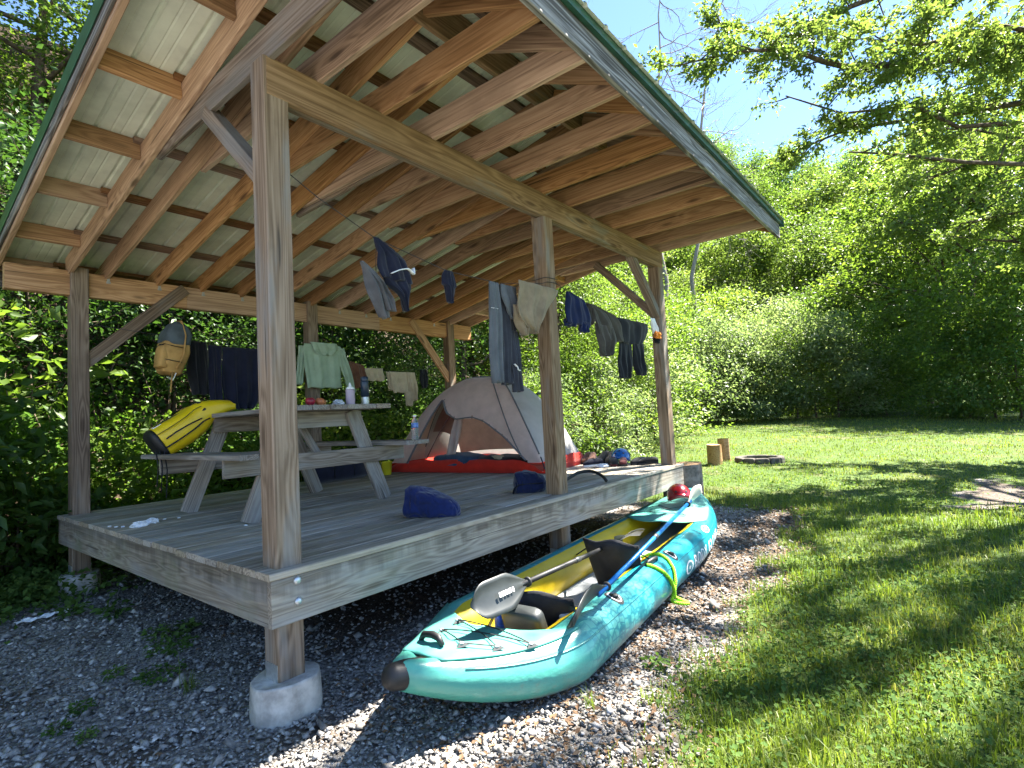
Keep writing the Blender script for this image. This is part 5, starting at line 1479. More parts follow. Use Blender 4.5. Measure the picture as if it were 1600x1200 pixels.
garment("black pouch hanging last on the back line by the tent", "pouch", yb_, [[(1.50, 4.30, 4.44), (1.40, 4.29, 4.46), (1.22, 4.31, 4.44)]], C_BLACK, .012, 1.5, 19, nm="pouch", group=BLN)
# ================================================================ tent
tA = Vector((3.52, 3.50, D)); tB = Vector((3.86, 1.14, D)); tC = Vector((5.08, 1.32, D)); tD = Vector((4.86, 3.62, D))
tent = thing("dome_tent", "beige and grey dome tent with red floor and open door on the deck", "tent", tuple((tA+tB+tC+tD)/4))
M_TFLY = cloth_mat("beige_tent_fly", (.60, .48, .42), .08, .32, .35, 2.2); M_TGREY = cloth_mat("grey_tent_fly", (.44, .43, .41), .06, .25, .3, 2.0)
M_TRED = cloth_mat("red_tent_floor", (.60, .028, .012), .10, .12); M_TDARK = cloth_mat("grey_tent_tape", (.13, .13, .135), .1)
M_MESH = cloth_mat("dark_tent_mesh", (.27, .20, .17), .1, .3)


def tpt(u, v):
    """floor point: u 0..1 front to back, v 0..1 from far-left (A) to near-right (B) end"""
    a = tA.lerp(tB, v); b = tD.lerp(tC, v); return a.lerp(b, u)


TH = 1.27
def dome(u, v, lift=0.0):
    p = tpt(u, v); a = abs(2*u-1); b = abs(2*v-1)
    h = TH*(max(0, 1-a**2.0)**.62)*(max(0, 1-b**2.1)**.72)
    # a taut roof: flatten the very top
    return Vector((p.x, p.y, D+.02+h+lift))


# door opening in the front half: polygon in (v, height fraction)
DOOR = [(.13, .0), (.22, .30), (.30, .60), (.345, .76), (.40, .58), (.47, .50), (.58, .515), (.66, .46), (.80, .27), (.93, .0)]
def in_poly(x, y, poly):
    c = False; j = len(poly)-1
    for i in range(len(poly)):
        (xi, yi), (xj, yj) = poly[i], poly[j]
        if (yi > y) != (yj > y) and x < (xj-xi)*(y-yi)/(yj-yi)+xi: c = not c
        j = i
    return c


# skin as a lofted surface: rows go from the front hem over the top to the back hem
NV, NU = 96, 72
def skin_pt(s, v):
    """s 0 front hem .. 1 back hem; an arch across the tent at each v"""
    b = abs(2*v-1)
    top = TH*(max(0, 1-b**2.3)**.60)
    ang = math.pi*s
    hx = -math.cos(ang); hz = math.sin(ang)
    # superellipse arch, fuller at the shoulders; the end arches lean out
    e = .80
    hx = math.copysign(abs(hx)**e, hx); hz = abs(hz)**.9
    u = .5+.5*hx
    p = tpt(u, v)
    bulge = .0
    z = .13+max(0, top-.13)*hz
    wr = .010*math.sin(18*v+5*s*3)*math.sin(math.pi*s)*math.sin(math.pi*v)+.006*math.sin(41*v-9*s)*math.sin(math.pi*s)
    p = p+Vector((-.6*wr, -.2*wr, 0))
    return Vector((p.x, p.y, D+z+wr*.5)), hz, hx


V = []; HZ = {}
for i in range(NU+1):
    for k in range(NV+1):
        p, hz, hx = skin_pt(i/NU, .004+.992*k/NV); V.append(p)
F1, F2 = [], []
for i in range(NU):
    for k in range(NV):
        sc_ = (i+.5)/NU; vc = (k+.5)/NV
        q = (i*(NV+1)+k, i*(NV+1)+k+1, (i+1)*(NV+1)+k+1, (i+1)*(NV+1)+k)
        if sc_ < .5 and in_poly(vc, math.sin(math.pi*sc_)**.9*(max(.05, 1-abs(2*vc-1)**2.3)**.60), DOOR): continue
        front = sc_ < .50-.0*vc if vc < .62 else sc_ < .50-(vc-.62)*.9
        (F1 if front else F2).append(q)
for nm, FF, mt in (("front_fly", F1, M_TFLY), ("back_fly", F2, M_TGREY)):
    me = py_mesh(nm, V, FF, mt, True); bm = bmesh.new(); bm.from_mesh(me); bmesh.ops.delete(bm, geom=[v for v in bm.verts if not v.link_faces], context='VERTS'); bm.to_mesh(me); bm.free()
    link(nm, me, tent)
# door edge tape, poles
def door_pt(v, hf):
    top = max(.05, 1-abs(2*v-1)**2.3)**.60; hz = min(1, max(0.0, hf/top))
    s = math.asin(min(1, hz**(1/.9)))/math.pi; return skin_pt(s, v)[0]
pts = []
for (a, b_), (c, d_) in zip(DOOR[:-1], DOOR[1:]):
    for k in range(8): w = k/8; p = door_pt(a+(c-a)*w, b_+(d_-b_)*w); pts.append(p+Vector((-.012, -.004, .0)))
for _ in range(3): pts = [pts[0]]+[(pts[i-1]+pts[i]*2+pts[i+1])/4 for i in range(1, len(pts)-1)]+[pts[-1]]
mb = MB(); mb.tube(pts, .022, 8, flat=.4); mb.build("door_tape", M_TDARK, tent, smooth=True)
def pole(nm, f, n=40, r_=.0075, mat=None):
    mb = MB(); mb.tube([f(k/(n-1)) for k in range(n)], r_, 6); mb.build(nm, mat or M_TDARK, tent, smooth=True)
pole("pole", lambda w: skin_pt(.5-(.0 if w < .62 else (w-.62)*.9), .02+.96*w)[0]+Vector((0, 0, .010)), 60, .010)
pole("pole", lambda w: (skin_pt(.02+.43*w, .90-.30*w)[0]+Vector((-.01, 0, .008))))
M_POLE = plain("dark_red_pole", (.06, .008, .008), .4)
pole("inner_pole", lambda w: tpt(.06, .22).lerp(tpt(.42, .40), w)+Vector((0, 0, .10+.78*math.sin(w*math.pi*.5))), 24, .007, M_POLE)
pole("inner_pole", lambda w: tpt(.45, .83).lerp(tpt(.55, .56), w)+Vector((0, 0, .16+.55*math.sin(w*math.pi*.5))), 24, .007, M_POLE)
# red tub floor
cs = [tA+Vector((-.02, .10, 0)), tB+Vector((-.02, -.06, 0)), tC+Vector((.10, -.04, 0)), tD+Vector((.02, .08, 0))]
V = []; F = []; nn = 24
ring = []
for a, b_ in zip(cs, cs[1:]+cs[:1]):
    for k in range(nn): ring.append((a.lerp(b_, k/nn), k/nn))
n = len(ring); cen = sum(cs, Vector())/4
for p, w in ring: V.append((p.x, p.y, D+.006))
for j, (p, w) in enumerate(ring):
    h = .165*(1-(2*w-1)**8)*.9+.02+.008*math.sin(j*1.3); d = (cen-p).normalized()*.035; V.append((p.x+d.x, p.y+d.y, D+h))
for j in range(n): F.append((j, (j+1) % n, n+(j+1) % n, n+j))
F.append(tuple(range(n-1, -1, -1)))
o = link("floor_tub", py_mesh("floor_tub", V, F, M_TRED, True), tent)
md = o.modifiers.new("t", 'SOLIDIFY'); md.thickness = .006
# inner mesh wall with hanging fabric folds behind the door
V = []; F = []
for i in range(15):
    for k in range(41):
        p, hz, hx = skin_pt(.5+.5*i/14*.96, .06+.88*k/40); c = tpt(.5, .5); q = p.lerp(Vector((c.x, c.y, p.z)), .06); V.append((q.x, q.y, D+(q.z-D)*.95))
for i in range(14):
    for k in range(40): F.append((i*41+k, (i+1)*41+k, (i+1)*41+k+1, i*41+k+1))
link("inner_wall", py_mesh("inner_wall", V, F, M_MESH, True), tent)
V = []; F = []
for i in range(12):
    q = i/11
    for k in range(9):
        u = k/8-.5; w = .10*(.35+.65*q)*(1 if q < .5 else 1.2-.4*q)
        p = tpt(.14, .42); V.append((p.x+.03*math.sin(9*u+2*q)+.12*(1-q), p.y+u*w*2.2+.10*q, D+.80-.62*q))
for i in range(11):
    for k in range(8): F.append((i*9+k, (i+1)*9+k, (i+1)*9+k+1, i*9+k+1))
o = link("tied_back_flap", py_mesh("flap", V, F, M_TFLY, True), tent); md = o.modifiers.new("t", 'SOLIDIFY'); md.thickness = .008
# guy straps and grommets
for v_, c_ in ((.0, tA), (1.0, tB)):
    mb = MB(); d_ = (c_-cen).normalized(); mb.tube([c_+Vector((0, 0, .20)), c_+d_*.08+Vector((0, 0, .05)), c_+d_*.16+Vector((0, 0, .008))], .010, 6, flat=.4); mb.build("guy_strap", M_SEAT, tent, smooth=True)
mb = MB(); q, _, _ = skin_pt(.60, .80); pillow(mb, (0, 0, 0), I3, .05, .012, .018, 3); mb.build("vent_toggle", M_BLACK, tent, Matrix.Translation(q+Vector((.02, -.02, .015))))
# bedding inside
def lump(nm, label, cat, loc, s, mat, seed, rz=0.0, parent=None, p=2.6, jit=.10):
    g_ = np.random.default_rng(seed); mb = MB(); pillow(mb, (0, 0, 0), I3, *s, p, 22, 14)
    V = np.array(mb.V); ph = g_.uniform(0, 6.28, 6)
    w = 1+jit*(np.sin(V[:, 0]/s[0]*3+ph[0])*np.sin(V[:, 1]/s[1]*4+ph[1])+.7*np.sin(V[:, 0]/s[0]*7+ph[2]+V[:, 2]/s[2]*3)+.5*np.sin(V[:, 1]/s[1]*9+ph[3]))
    V = V*w[:, None]; V[:, 2] = np.where(V[:, 2] < -s[2]*.75, -s[2]*.75, V[:, 2])+s[2]*.75
    o = link(nm, py_mesh(nm, V, mb.F, mat, True), parent, Matrix.Translation(loc) @ Matrix.Rotation(rz, 4, 'Z')); tag(o, label, cat); return o


p = tpt(.22, .42); lump("sleeping_bag", "dark blue sleeping bag bunched at the left inside the tent", "sleeping bag", (p.x, p.y, D+.05), (.28, .42, .11), cloth_mat("denim_cloth", (.03, .055, .10)), 31, -.1)
p = tpt(.24, .68); lump("sleeping_bag", "black sleeping bag lying at the right inside the tent", "sleeping bag", (p.x, p.y, D+.05), (.26, .40, .09), C_BLACK, 32, -.1)
p = tpt(.13, .70); lump("pillow", "small pale pillow on the dark bedding in the tent", "pillow", (p.x, p.y, D+.155), (.06, .12, .035), C_BEIGE, 33, -.1)

# ================================================================ things on the deck
C_DBAG = cloth_mat("royal_blue_bag", (.008, .016, .075), .2, 0.0, .45, 9.0)
o = thing("stuff_sack", "large royal blue stuff sack lying on the near deck boards", "bag", (1.36, .33, D), R(-62)); m4 = WM[o] @ Matrix.Scale(.73, 4)
V, F = loft(dense([(-.26, .09, .10, 0, .12), (-.255, .12, .135, 0, .135), (-.20, .135, .15, 0, .145), (-.08, .13, .135, 0, .13), (.06, .125, .115, 0, .11), (.16, .11, .09, 0, .088), (.22, .085, .062, 0, .064), (.25, .05, .035, 0, .05)], 5), 56, 0, None, 3.2)
V = wrinkle(V, .034, 13, 12)
V = [(a, b, max(c, .003)) for a, b, c in V]
link("sack_body", py_mesh("sack", V, F, C_DBAG, True), o, m4)
mb = MB(); mb.tube([(-.18, -.132, .05), (-.185, -.137, .15), (-.18, -.09, .285), (-.18, .0, .297), (-.18, .09, .285)], .008, 6, flat=.5); mb.build("seam_band", C_NAVY, o, m4, smooth=True)
for k in range(3):
    mb = MB(); mb.tube([(.10+.033*k, -.055, .186-.012*k), (.115+.033*k, -.02, .199-.012*k)], .009, 6, flat=.4); mb.build("printed_mark", M_WHITE, o, m4, smooth=True)
o = thing("stuff_sack", "small navy stuff sack with black straps against the middle post", "bag", (2.60, .36, D), R(-45)); m4 = WM[o] @ Matrix.Scale(.84, 4)
V, F = loft(dense([(-.17, .07, .07, 0, .085), (-.15, .10, .10, 0, .10), (-.05, .11, .115, 0, .112), (.06, .105, .105, 0, .105), (.13, .09, .08, 0, .08), (.16, .05, .04, 0, .06)], 5), 48, 0, None, 3.0)
V = wrinkle(V, .034, 18, 13)
link("sack_body", py_mesh("sack", [(a, b, max(c, .003)) for a, b, c in V], F, cloth_mat("navy_bag", (.008, .013, .045), .2, 0.0, .4, 11.0), True), o, m4)
mb = MB(); mb.tube([(-.10, -.108, .03), (-.10, -.115, .11), (-.10, -.05, .222), (-.10, .05, .222)], .012, 6, flat=.4); mb.build("strap", M_SEAT, o, m4, smooth=True)
mb = MB(); mb.tube([(-.20, -.06, .0), (-.19, -.09, .06), (-.14, -.12, .10), (0, -.128, .105), (.12, -.10, .1)], .011, 6, flat=.4); mb.build("strap", M_SEAT, o, m4, smooth=True)
mb = MB(); P, _ = resample([(2.70, .30, D+.035), (2.95, .33, D+.03), (3.2, .36, D+.035), (3.40, .34, D+.09), (3.48, .22, D+.10), (3.42, .06, D+.05), (3.36, .0, D+.018)], 40)
for _ in range(5): P[1:-1] = (P[:-2]+2*P[1:-1]+P[2:])/4
mb.tube([tuple(q) for q in P], .016, 10); tag(mb.build("pump_hose", M_BLACK, None, None, smooth=True), "black pump hose arching on the deck right of the middle post", "hose")
o = thing("duffel_bag", "dark duffel bag under the picnic table at the back of the deck", "bag", (2.62, 3.45, D), R(4)); m4 = WM[o]
V, F = loft([(-.42, .08, .08, 0, .10), (-.40, .13, .12, 0, .125), (-.2, .15, .135, 0, .135), (.15, .15, .13, 0, .13), (.40, .13, .12, 0, .12), (.42, .08, .08, 0, .10)], 22, .03, np.random.default_rng(9)); link("bag_body", py_mesh("bag", [(a, b, max(c, .003)) for a, b, c in V], F, C_NAVY, True), o, m4)
for xx in (-.15, .15):
    mb = MB(); mb.tube([(xx, -.15, .05), (xx, -.155, .17), (xx, -.10, .262), (xx, .1, .262)], .014, 6, flat=.3); mb.build("strap", M_SEAT, o, m4, smooth=True)
o = thing("yellow_bucket", "small yellow bucket standing behind the table leg", "bucket", (3.28, 3.30, D)); m4 = WM[o]
mb = MB(); mb.lathe([(.055, 0), (.06, .004), (.078, .17), (.083, .172), (.083, .18), (.074, .18), (.056, .012), (0, .012)], 20); mb.build("pail", plain("yellow_plastic", (.55, .48, .02), .45), o, m4, smooth=True)
mb = MB(); mb.tube([(.08, 0, .17), (.06, .05, .12), (0, .085, .08), (-.06, .05, .12), (-.08, 0, .17)], .003, 6); mb.build("handle", M_STEEL, o, m4, smooth=True)
# footwear and helmets by the far post
def shoe(label, x, y, rz, mat, sole, s=1.0, hi=False):
    o = thing("shoe", label, "shoe", (x, y, D), rz, group="footwear by the far post"); m4 = WM[o]
    V = []; F = []; n = 16
    rows = [(-.14, .030, .02), (-.13, .040, .09 if hi else .065), (-.08, .042, .12 if hi else .075), (-.02, .042, .115 if hi else .07), (.03, .045, .075), (.08, .048, .06), (.12, .042, .045), (.145, .02, .025)]
    for (x_, w, h) in rows:
        for k in range(n):
            a = 2*math.pi*k/n; zz = math.sin(a); V.append((x_*s, w*s*math.copysign(abs(math.cos(a))**.7, math.cos(a)), (.018+(h*(.5+.5*zz) if zz > -.9 else 0))*s))
    for i in range(len(rows)-1):
        for k in range(n): k2 = (k+1) % n; F.append((i*n+k, i*n+k2, (i+1)*n+k2, (i+1)*n+k))
    F.append(tuple(range(n-1, -1, -1))); F.append(tuple((len(rows)-1)*n+k for k in range(n)))
    link("upper", py_mesh("upper", V, F, mat, True), o, m4)
    mb = MB(); ol = [(-.145, .0), (-.135, .036), (-.06, .038), (.0, .036), (.06, .047), (.11, .045), (.148, .015), (.148, -.015), (.11, -.045), (.06, -.047), (0, -.036), (-.06, -.038), (-.135, -.036)]
    mm = len(ol); mb.add([(a*s, b*s, 0.001) for a, b in ol]+[(a*s, b*s, .024*s) for a, b in ol], [tuple(range(mm))[::-1], tuple(range(mm, 2*mm))]+[(i, (i+1) % mm, mm+(i+1) % mm, mm+i) for i in range(mm)])
    mb.build("sole", sole, o, m4)
    mb = MB()
    for j in range(3): mb.tube([(.0+.025*j, -.03*s, (.075-.008*j)*s+.01), (.004+.025*j, 0, (.090-.010*j)*s+.01), (.0+.025*j, .03*s, (.075-.008*j)*s+.01)], .004, 5)
    mb.build("laces", M_CORD, o, m4)


C_SHB = cloth_mat("brown_boot", (.12, .055, .035)); C_SHG = cloth_mat("olive_boot", (.075, .06, .045)); C_SHR = cloth_mat("dark_red_shoe", (.09, .02, .02))
shoe("brown ankle boot nearest the red tent corner", 5.02, 1.12, R(200), C_SHB, M_BLACK, 1.1, True)
shoe("brown ankle boot second from the red tent corner", 5.08, 1.24, R(185), C_SHB, M_BLACK, 1.1, True)
shoe("olive boot between the brown boots and the blue helmet", 5.06, .98, R(170), C_SHG, M_BLACK, 1.2, True)
shoe("second olive boot just left of the blue helmet", 5.1, .87, R(190), C_SHG, M_BLACK, 1.2, True)
shoe("black and red shoe in front of the blue helmet", 4.86, .72, R(215), C_BLACK, C_SHR, 1.1)
shoe("dark red shoe beside the black shoe in front of the helmet", 4.90, .60, R(205), C_SHR, M_BLACK, 1.1)
shoe("dark navy shoe left of the black and red shoe", 4.74, .95, R(160), C_NAVY, M_WHITE, 1.05)
shoe("black sandal against the far corner post", 5.06, .34, R(150), C_BLACK, M_BLACK, 1.0)
shoe("black sandal left of its pair by the far corner post", 5.02, .44, R(165), C_BLACK, M_BLACK, 1.0)
helmet("blue", "blue paddling helmet among the shoes on the far deck end", (5.03, .70, D), (.006, .09, .32), R(200), 1.15)
o = crumple("folded_cloth", "pale folded cloth lying before the olive boots", "cloth", (4.66, .78, D), .09, C_WHITE, 12, .25)

# ================================================================ out on the ground
def log_stump(nm, label, x, y, r_, h, seed, mat, group=None, tilt=0.0, z0=None):
    g_ = np.random.default_rng(seed); z0 = float(height(x, y))-.02 if z0 is None else z0
    o = thing(nm, label, "stump", (x, y, z0), g_.uniform(0, 6), group=group); m4 = WM[o] @ Matrix.Rotation(tilt, 4, 'X')
    n = 28; ph = g_.uniform(0, 6.28, 4); V = []; F = []
    rad = [r_*(1+.05*math.sin(2*2*math.pi*k/n+ph[0])+.03*math.sin(5*2*math.pi*k/n+ph[1])+.02*math.sin(11*2*math.pi*k/n+ph[2])) for k in range(n)]
    for z, q in ((0, 1.06), (h*.3, 1.0), (h*.7, .98), (h, .97)):
        for k in range(n): a = 2*math.pi*k/n; V.append((rad[k]*q*math.cos(a), rad[k]*q*math.sin(a), z))
    for i in range(3):
        for k in range(n): k2 = (k+1) % n; F.append((i*n+k, i*n+k2, (i+1)*n+k2, (i+1)*n+k))
    link("bark", py_mesh("bark", V, F, mat, True), o, m4)
    mb = MB(); mb.add([(rad[k]*.972*math.cos(2*math.pi*k/n), rad[k]*.972*math.sin(2*math.pi*k/n), h+.012*math.sin(2*math.pi*k/n+ph[3])) for k in range(n)]+[(0, 0, h+.004)], [(k, (k+1) % n, n) for k in range(n)]); mb.build("cut_top", M_LOG, o, m4)


M_OLDW = plain("old_grey_wood", (.19, .165, .14), .95, 0, .45, 12, .1, .9, bscale=25)
log_stump("log_stump", "nearer cut log standing on the lawn", *spot(1111, 12.6)[:2], .16, .44, 3, M_LOG, "log seats on the lawn")
log_stump("log_stump", "taller cut log behind the nearer one on the lawn", *spot(1126, 13.2)[:2], .12, .52, 4, M_LOG, "log seats on the lawn")
log_stump("wood_block", "dark weathered stump standing against the far deck corner", 5.50, .02, .21, .70, 5, M_OLDW)
# low ring of flat stones round the fire place
fx, fy, fz = spot(1180, 13.0)
fr = thing("fire_ring", "low ring of grey blocks on the lawn beside the cut logs", "fire ring", (fx, fy, fz))
M_STONE = plain("grey_block", (.095, .085, .075), .95, 0, .4, 9, .1, .8, bscale=30)
for k in range(11):
    a = 2*math.pi*k/11+.1; mb = MB(); pillow(mb, (0, 0, .10), Matrix.Rotation(a, 3, 'Z'), .075, .125+.012*math.sin(k*2.3), .12+.01*math.sin(k*3.1), 7, 14, 8)
    mb.build("block", M_STONE, fr, Matrix.Translation((fx+.42*math.cos(a), fy+.42*math.sin(a), fz-.05)))
# scrap of white paper on the gravel
mb = MB(); V = []; F = []
for i in range(12):
    for k in range(4): V.append((.03*i-.18, (k-1.5)*.022+.012*math.sin(i*.9), .012+.010*math.sin(i*1.7+k*1.1)+.006*(k % 2)))
for i in range(11):
    for k in range(3): F.append((i*4+k, (i+1)*4+k, (i+1)*4+k+1, i*4+k+1))
o = link("paper_strip", py_mesh("paper_strip", V, F, M_PAPER), None, Matrix.Translation((-.31, 3.10, .012)) @ Matrix.Rotation(R(4), 4, 'Z')); md = o.modifiers.new("t", 'SOLIDIFY'); md.thickness = .003
tag(o, "crumpled strip of white paper lying on the gravel at left", "paper")
# ================================================================ gravel, litter, grass
g = np.random.default_rng(123)
def tint_mat(name, stops, rough=.85, spec=.3, bumpk=0.0):
    m, nt, b = new_mat(name); t = nd(nt, "ShaderNodeAttribute", attribute_name="tint").outputs["Fac"]
    c = ramp(nt, t, stops); tc = nt.nodes.new("ShaderNodeTexCoord").outputs["Object"]
    k = mapr(nt, noise(nt, tc, 45.0, 4, .65), .3, .7, .7, 1.25); c = mixc(nt, 1.0, c, nd(nt, "ShaderNodeCombineXYZ", {0: k, 1: k, 2: k}).outputs[0], 'MULTIPLY')
    nt.links.new(c, b.inputs["Base Color"]); b.inputs["Roughness"].default_value = rough; b.inputs["Specular IOR Level"].default_value = spec
    if bumpk: bump(nt, b, noise(nt, tc, 150.0, 3, .6), bumpk, .002)
    return m


M_GRAV = tint_mat("gravel_stone", [(0.0, (.105, .098, .09)), (.45, (.255, .24, .222)), (.8, (.42, .40, .37)), (1.0, (.62, .59, .55))], .8, .3)
M_LITT = tint_mat("dry_leaf", [(0.0, (.05, .028, .015)), (.5, (.12, .07, .038)), (1.0, (.24, .16, .09))], .8, .2)
n = 120000
yaw = g.uniform(-.95, 1.95, n); r_ = 1.25*np.exp(g.random(n)**.9*np.log(8.5/1.25))
x = CAM.x+r_*np.cos(yaw); y = CAM.y+r_*np.sin(yaw)
lm_ = lawn_mask(x, y)
so = np.maximum(sstep(.1, .8, y)*sstep(.3, 1.0, x), sstep(-.2, .6, y-4.15-.25*np.clip(x, -4, 0)))
ok = (g.random(n) < (1-np.clip(lm_*1.25, 0, 1))*(1-.75*so)) & (y < 5.2) & (x < 6.6) & (x > -3.4)
x, y, r_ = x[ok], y[ok], r_[ok]
n = len(x)
s = .0072*np.exp(g.normal(0, .45, n))*(.85+.10*r_)
octa = np.array([[1, 0, 0], [0, 1, 0], [-1, 0, 0], [0, -1, 0], [.3, .2, .62], [-.2, -.15, -.55]], float)
VV = octa[None]*(1+g.uniform(-.38, .38, (n, 6, 3)))*s[:, None, None]*np.array([1.15, .9, 1])
a = g.uniform(0, 6.28, n); ca, sa = np.cos(a)[:, None], np.sin(a)[:, None]
X = VV[..., 0]*ca-VV[..., 1]*sa; Y = VV[..., 0]*sa+VV[..., 1]*ca
Z = VV[..., 2]+g.normal(0, .35, (n, 1))*VV[..., 0]
zb = height(x, y)+s*.28+g.random(n)**3*.012
P = np.stack([X+x[:, None], Y+y[:, None], Z+zb[:, None]], -1).reshape(-1, 3)
of = np.array([[0, 1, 4], [1, 2, 4], [2, 3, 4], [3, 0, 4], [1, 0, 5], [2, 1, 5], [3, 2, 5], [0, 3, 5]])
F = (np.arange(n)[:, None, None]*6+of[None]).reshape(-1, 3)
t = np.repeat(np.clip(g.beta(1.6, 2.4, n), 0, 1), 8)
o = link("gravel", fast_mesh("gravel", P, F, M_GRAV, t)); tag(o, "grey crushed gravel round the shelter", "gravel", kind="stuff")
# dry leaves and straw
n = 16000
x = g.uniform(-3, 7.2, n); y = np.where(g.random(n) < .55, g.normal(-1.15, .45, n), g.uniform(-1.6, 5.6, n))
ok = (lawn_mask(x, y) < .85) & ((y > -.1) | (x > .2)) & (g.random(n) < np.where(y > -.3, np.where((x > .2) & (x < 5), 1.0, .45), .8))
ok &= ~((x < .2) & (y < 4.0) & (g.random(n) < .8))
x, y = x[ok], y[ok]
P = np.stack([x, y, height(x, y)+.012+g.random(len(x))*.01], 1)
V, F, t = leaf_geo(P, .034, g, 3.0, .5, .0)
o = link("leaf_litter", fast_mesh("leaf_litter", V, F, M_LITT, t)); tag(o, "brown dry leaves scattered over gravel and soil", "leaf litter", kind="stuff")


def blades(x, y, ln, wd, g, bend=.55):
    n = len(x); a = g.uniform(0, 6.28, n); d = np.stack([np.cos(a), np.sin(a), np.zeros(n)], 1); sd_ = np.stack([-np.sin(a), np.cos(a), np.zeros(n)], 1)
    tilt = g.gamma(1.6, .28, n)*bend/.55
    b0 = np.stack([x, y, height(x, y)-.006], 1)
    l1 = ln*.55; l2 = ln*.5
    m = b0+np.stack([d[:, 0]*np.sin(tilt*.5)*l1, d[:, 1]*np.sin(tilt*.5)*l1, np.cos(tilt*.5)*l1], 1)
    t2 = np.minimum(tilt*1.7+.15, 2.0)
    tp = m+np.stack([d[:, 0]*np.sin(t2)*l2, d[:, 1]*np.sin(t2)*l2, np.cos(t2)*l2], 1)
    w = wd[:, None]*.5
    V = np.stack([b0-sd_*w, b0+sd_*w, m+sd_*w*.85, m-sd_*w*.85, tp], 1).reshape(-1, 3)
    i = np.arange(n)[:, None]*5
    F = np.concatenate([i+[0, 1, 2], i+[0, 2, 3], i+[3, 2, 4]], 1).reshape(-1, 3)
    return V, F


n = 340000
yaw = g.uniform(-.85, .72, n); r_ = 1.15*np.exp(g.random(n)*np.log(27/1.15))
x = CAM.x+r_*np.cos(yaw); y = CAM.y+r_*np.sin(yaw)
cl_ = .5+.5*fnoise(x*1.0, y*1.0, 5.5)
ok = g.random(n) < lawn_mask(x, y)**1.3*(.45+.75*np.clip(cl_, 0, 1))
x, y, r_, cl_ = x[ok], y[ok], r_[ok], cl_[ok]
n = len(x)
ln = g.gamma(6, .0072, n)*(.75+.6*np.clip(cl_, 0, 1))*(1+.035*r_)*np.where(r_ > 9, .62, 1.0); wd = .0030*(1+.22*r_)*g.uniform(.7, 1.4, n)
V, F = blades(x, y, ln, wd, g)
hue = np.clip(.42+.22*fnoise(x, y, 1.7)+g.normal(0, .16, n), 0, .82); hue = np.where(g.random(n) < .06, g.uniform(.85, 1.0, n), hue)
o = link("grass", fast_mesh("grass", V, F, M_GRASS, np.repeat(hue, 3))); tag(o, "green lawn grass in uneven tufts", "grass", kind="stuff")
# long tufts near the camera and along the gravel edge
cx = g.uniform(.1, 6.5, 420); cy = g.uniform(-3.6, -.9, 420); k_ = lawn_mask(cx, cy); ok = (k_ > .12) & (g.random(420) < .75); cx, cy = cx[ok], cy[ok]
pk2 = np.repeat(np.arange(len(cx)), 34); n = len(pk2)
x = cx[pk2]+g.normal(0, .030, n); y = cy[pk2]+g.normal(0, .030, n)
V, F = blades(x, y, g.gamma(9, .0085, n), g.uniform(.003, .0055, n), g, .75)
hue = np.clip(.35+.35*g.random(len(cx))[pk2]+g.normal(0, .1, n), 0, 1)
o = link("grass_tufts", fast_mesh("grass_tufts", V, F, M_GRASS, np.repeat(hue, 3))); tag(o, "longer grass tufts in the lawn nearest the camera", "grass", kind="stuff")
# clover and broad weeds in the lawn
n = 60000
yaw = g.uniform(-.85, .62, n); r_ = 1.3*np.exp(g.random(n)*np.log(13/1.3)); x = CAM.x+r_*np.cos(yaw); y = CAM.y+r_*np.sin(yaw)
ok = (g.random(n) < lawn_mask(x, y)**2*np.clip(.55+.6*fnoise(x, y, 2.2), 0.05, 1)); x, y, r_ = x[ok], y[ok], r_[ok]
P = np.stack([x, y, height(x, y)+g.uniform(.02, .065, len(x))], 1)
V, F, t = leaf_geo(P, .020*(1+.10*r_)*g.uniform(.7, 1.3, len(x)), g, 2.2, .85, .0)
o = link("clover", fast_mesh("clover", V, F, M_CLOV, t)); tag(o, "low clover leaves spread through the lawn", "clover", kind="stuff")
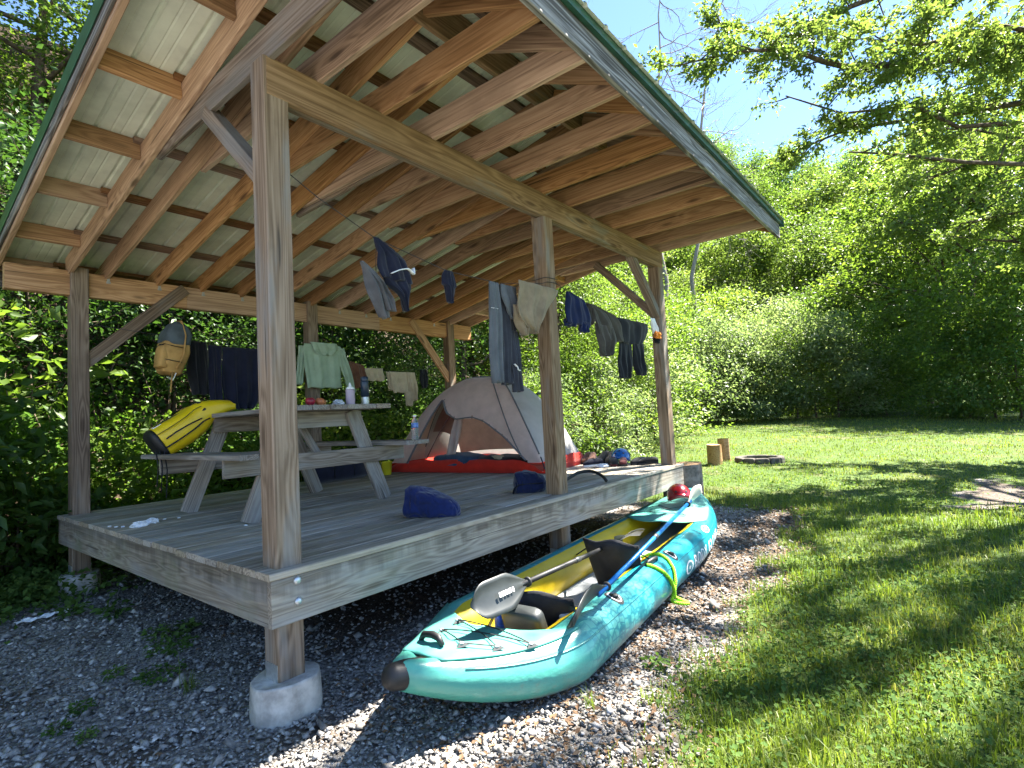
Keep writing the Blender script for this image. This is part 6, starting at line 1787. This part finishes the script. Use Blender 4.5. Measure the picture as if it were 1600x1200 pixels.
# weeds rooted in the gravel
def weed_mesh(seed, nl, rad, hgt, ls, asp, mat):
    g_ = np.random.default_rng(seed); a = g_.uniform(0, 6.28, nl); q = g_.random(nl)**.6*rad
    P = np.stack([q*np.cos(a), q*np.sin(a), .01+g_.random(nl)*hgt], 1); D_ = np.stack([np.cos(a), np.sin(a), np.full(nl, .3)], 1)
    return leaf_geo(P, ls, g_, 1.4, asp, 0, dirs=D_)
WM_ = []
for sd_, nl, rad, hg, ls, asp in ((1, 90, .11, .06, .045, .7), (2, 60, .08, .08, .05, .5), (3, 130, .15, .05, .035, .8)):
    V, F, t = weed_mesh(sd_, nl, rad, hg, ls, asp, M_CLOV); me = fast_mesh("weed", V, F, M_CLOV, t); WM_.append(me)
V, F = blades(g.normal(0, .02, 40), g.normal(0, .02, 40), g.gamma(9, .014, 40), g.uniform(.003, .005, 40), g, .8)
V[:, 2] -= float(height(0, 0)); WM_.append(fast_mesh("weed", V, F, M_GRASS, np.repeat(g.uniform(.2, .7, 40), 3)))
for x, y, k, s, lb in [(-.17, 2.95, 1, 1.0, "small weed beside the white paper strip on the gravel"), (.13, 1.75, 2, 1.1, "spreading weed under the left deck edge"), (.02, 1.45, 2, .9, "spreading weed nearer the front corner under the deck edge"), (-.17, 1.05, 2, .8, "spreading weed in the gravel left of the front pier"),
                       (-.14, .72, 3, 1.0, "thin grass tuft in the gravel left of the front pier"), (-.55, 1.0, 0, .5, "small round weed in the lower left gravel"), (-.62, .62, 1, .5, "tiny leafy weed at the lower left edge"), (-.68, .85, 0, .45, "tiny round weed nearest the left edge of the picture"), (-.33, 1.3, 1, .6, "small weed in the middle of the left gravel"),
                       (.02, 2.6, 1, 1.2, "leafy weed under the left end of the deck"), (.9, -1.22, 3, .8, "grass tuft in the gravel below the kayak nose"), (1.45, -1.30, 1, .7, "small weed between the kayak and the lawn")]:
    o = link("weed", WM_[k], None, Matrix.Translation((x, y, float(height(x, y)))) @ Matrix.Rotation(rv.uniform(0, 6), 4, 'Z') @ Matrix.Scale(s, 4)); tag(o, lb, "weed", "weeds in the gravel")
# low leafy creeper by the far left deck corner
n = 2600; x = g.normal(-.35, .38, n); y = g.normal(3.95, .35, n); P = np.stack([x, y, height(x, y)+.02+g.random(n)**2*.22], 1)
V, F, t = leaf_geo(P, .055, g, 1.2, .75, .1)
o = link("creeper", fast_mesh("creeper", V, F, M_CLOV, t)); tag(o, "leafy creeper spilling onto the gravel at the left deck corner", "creeper", kind="stuff")
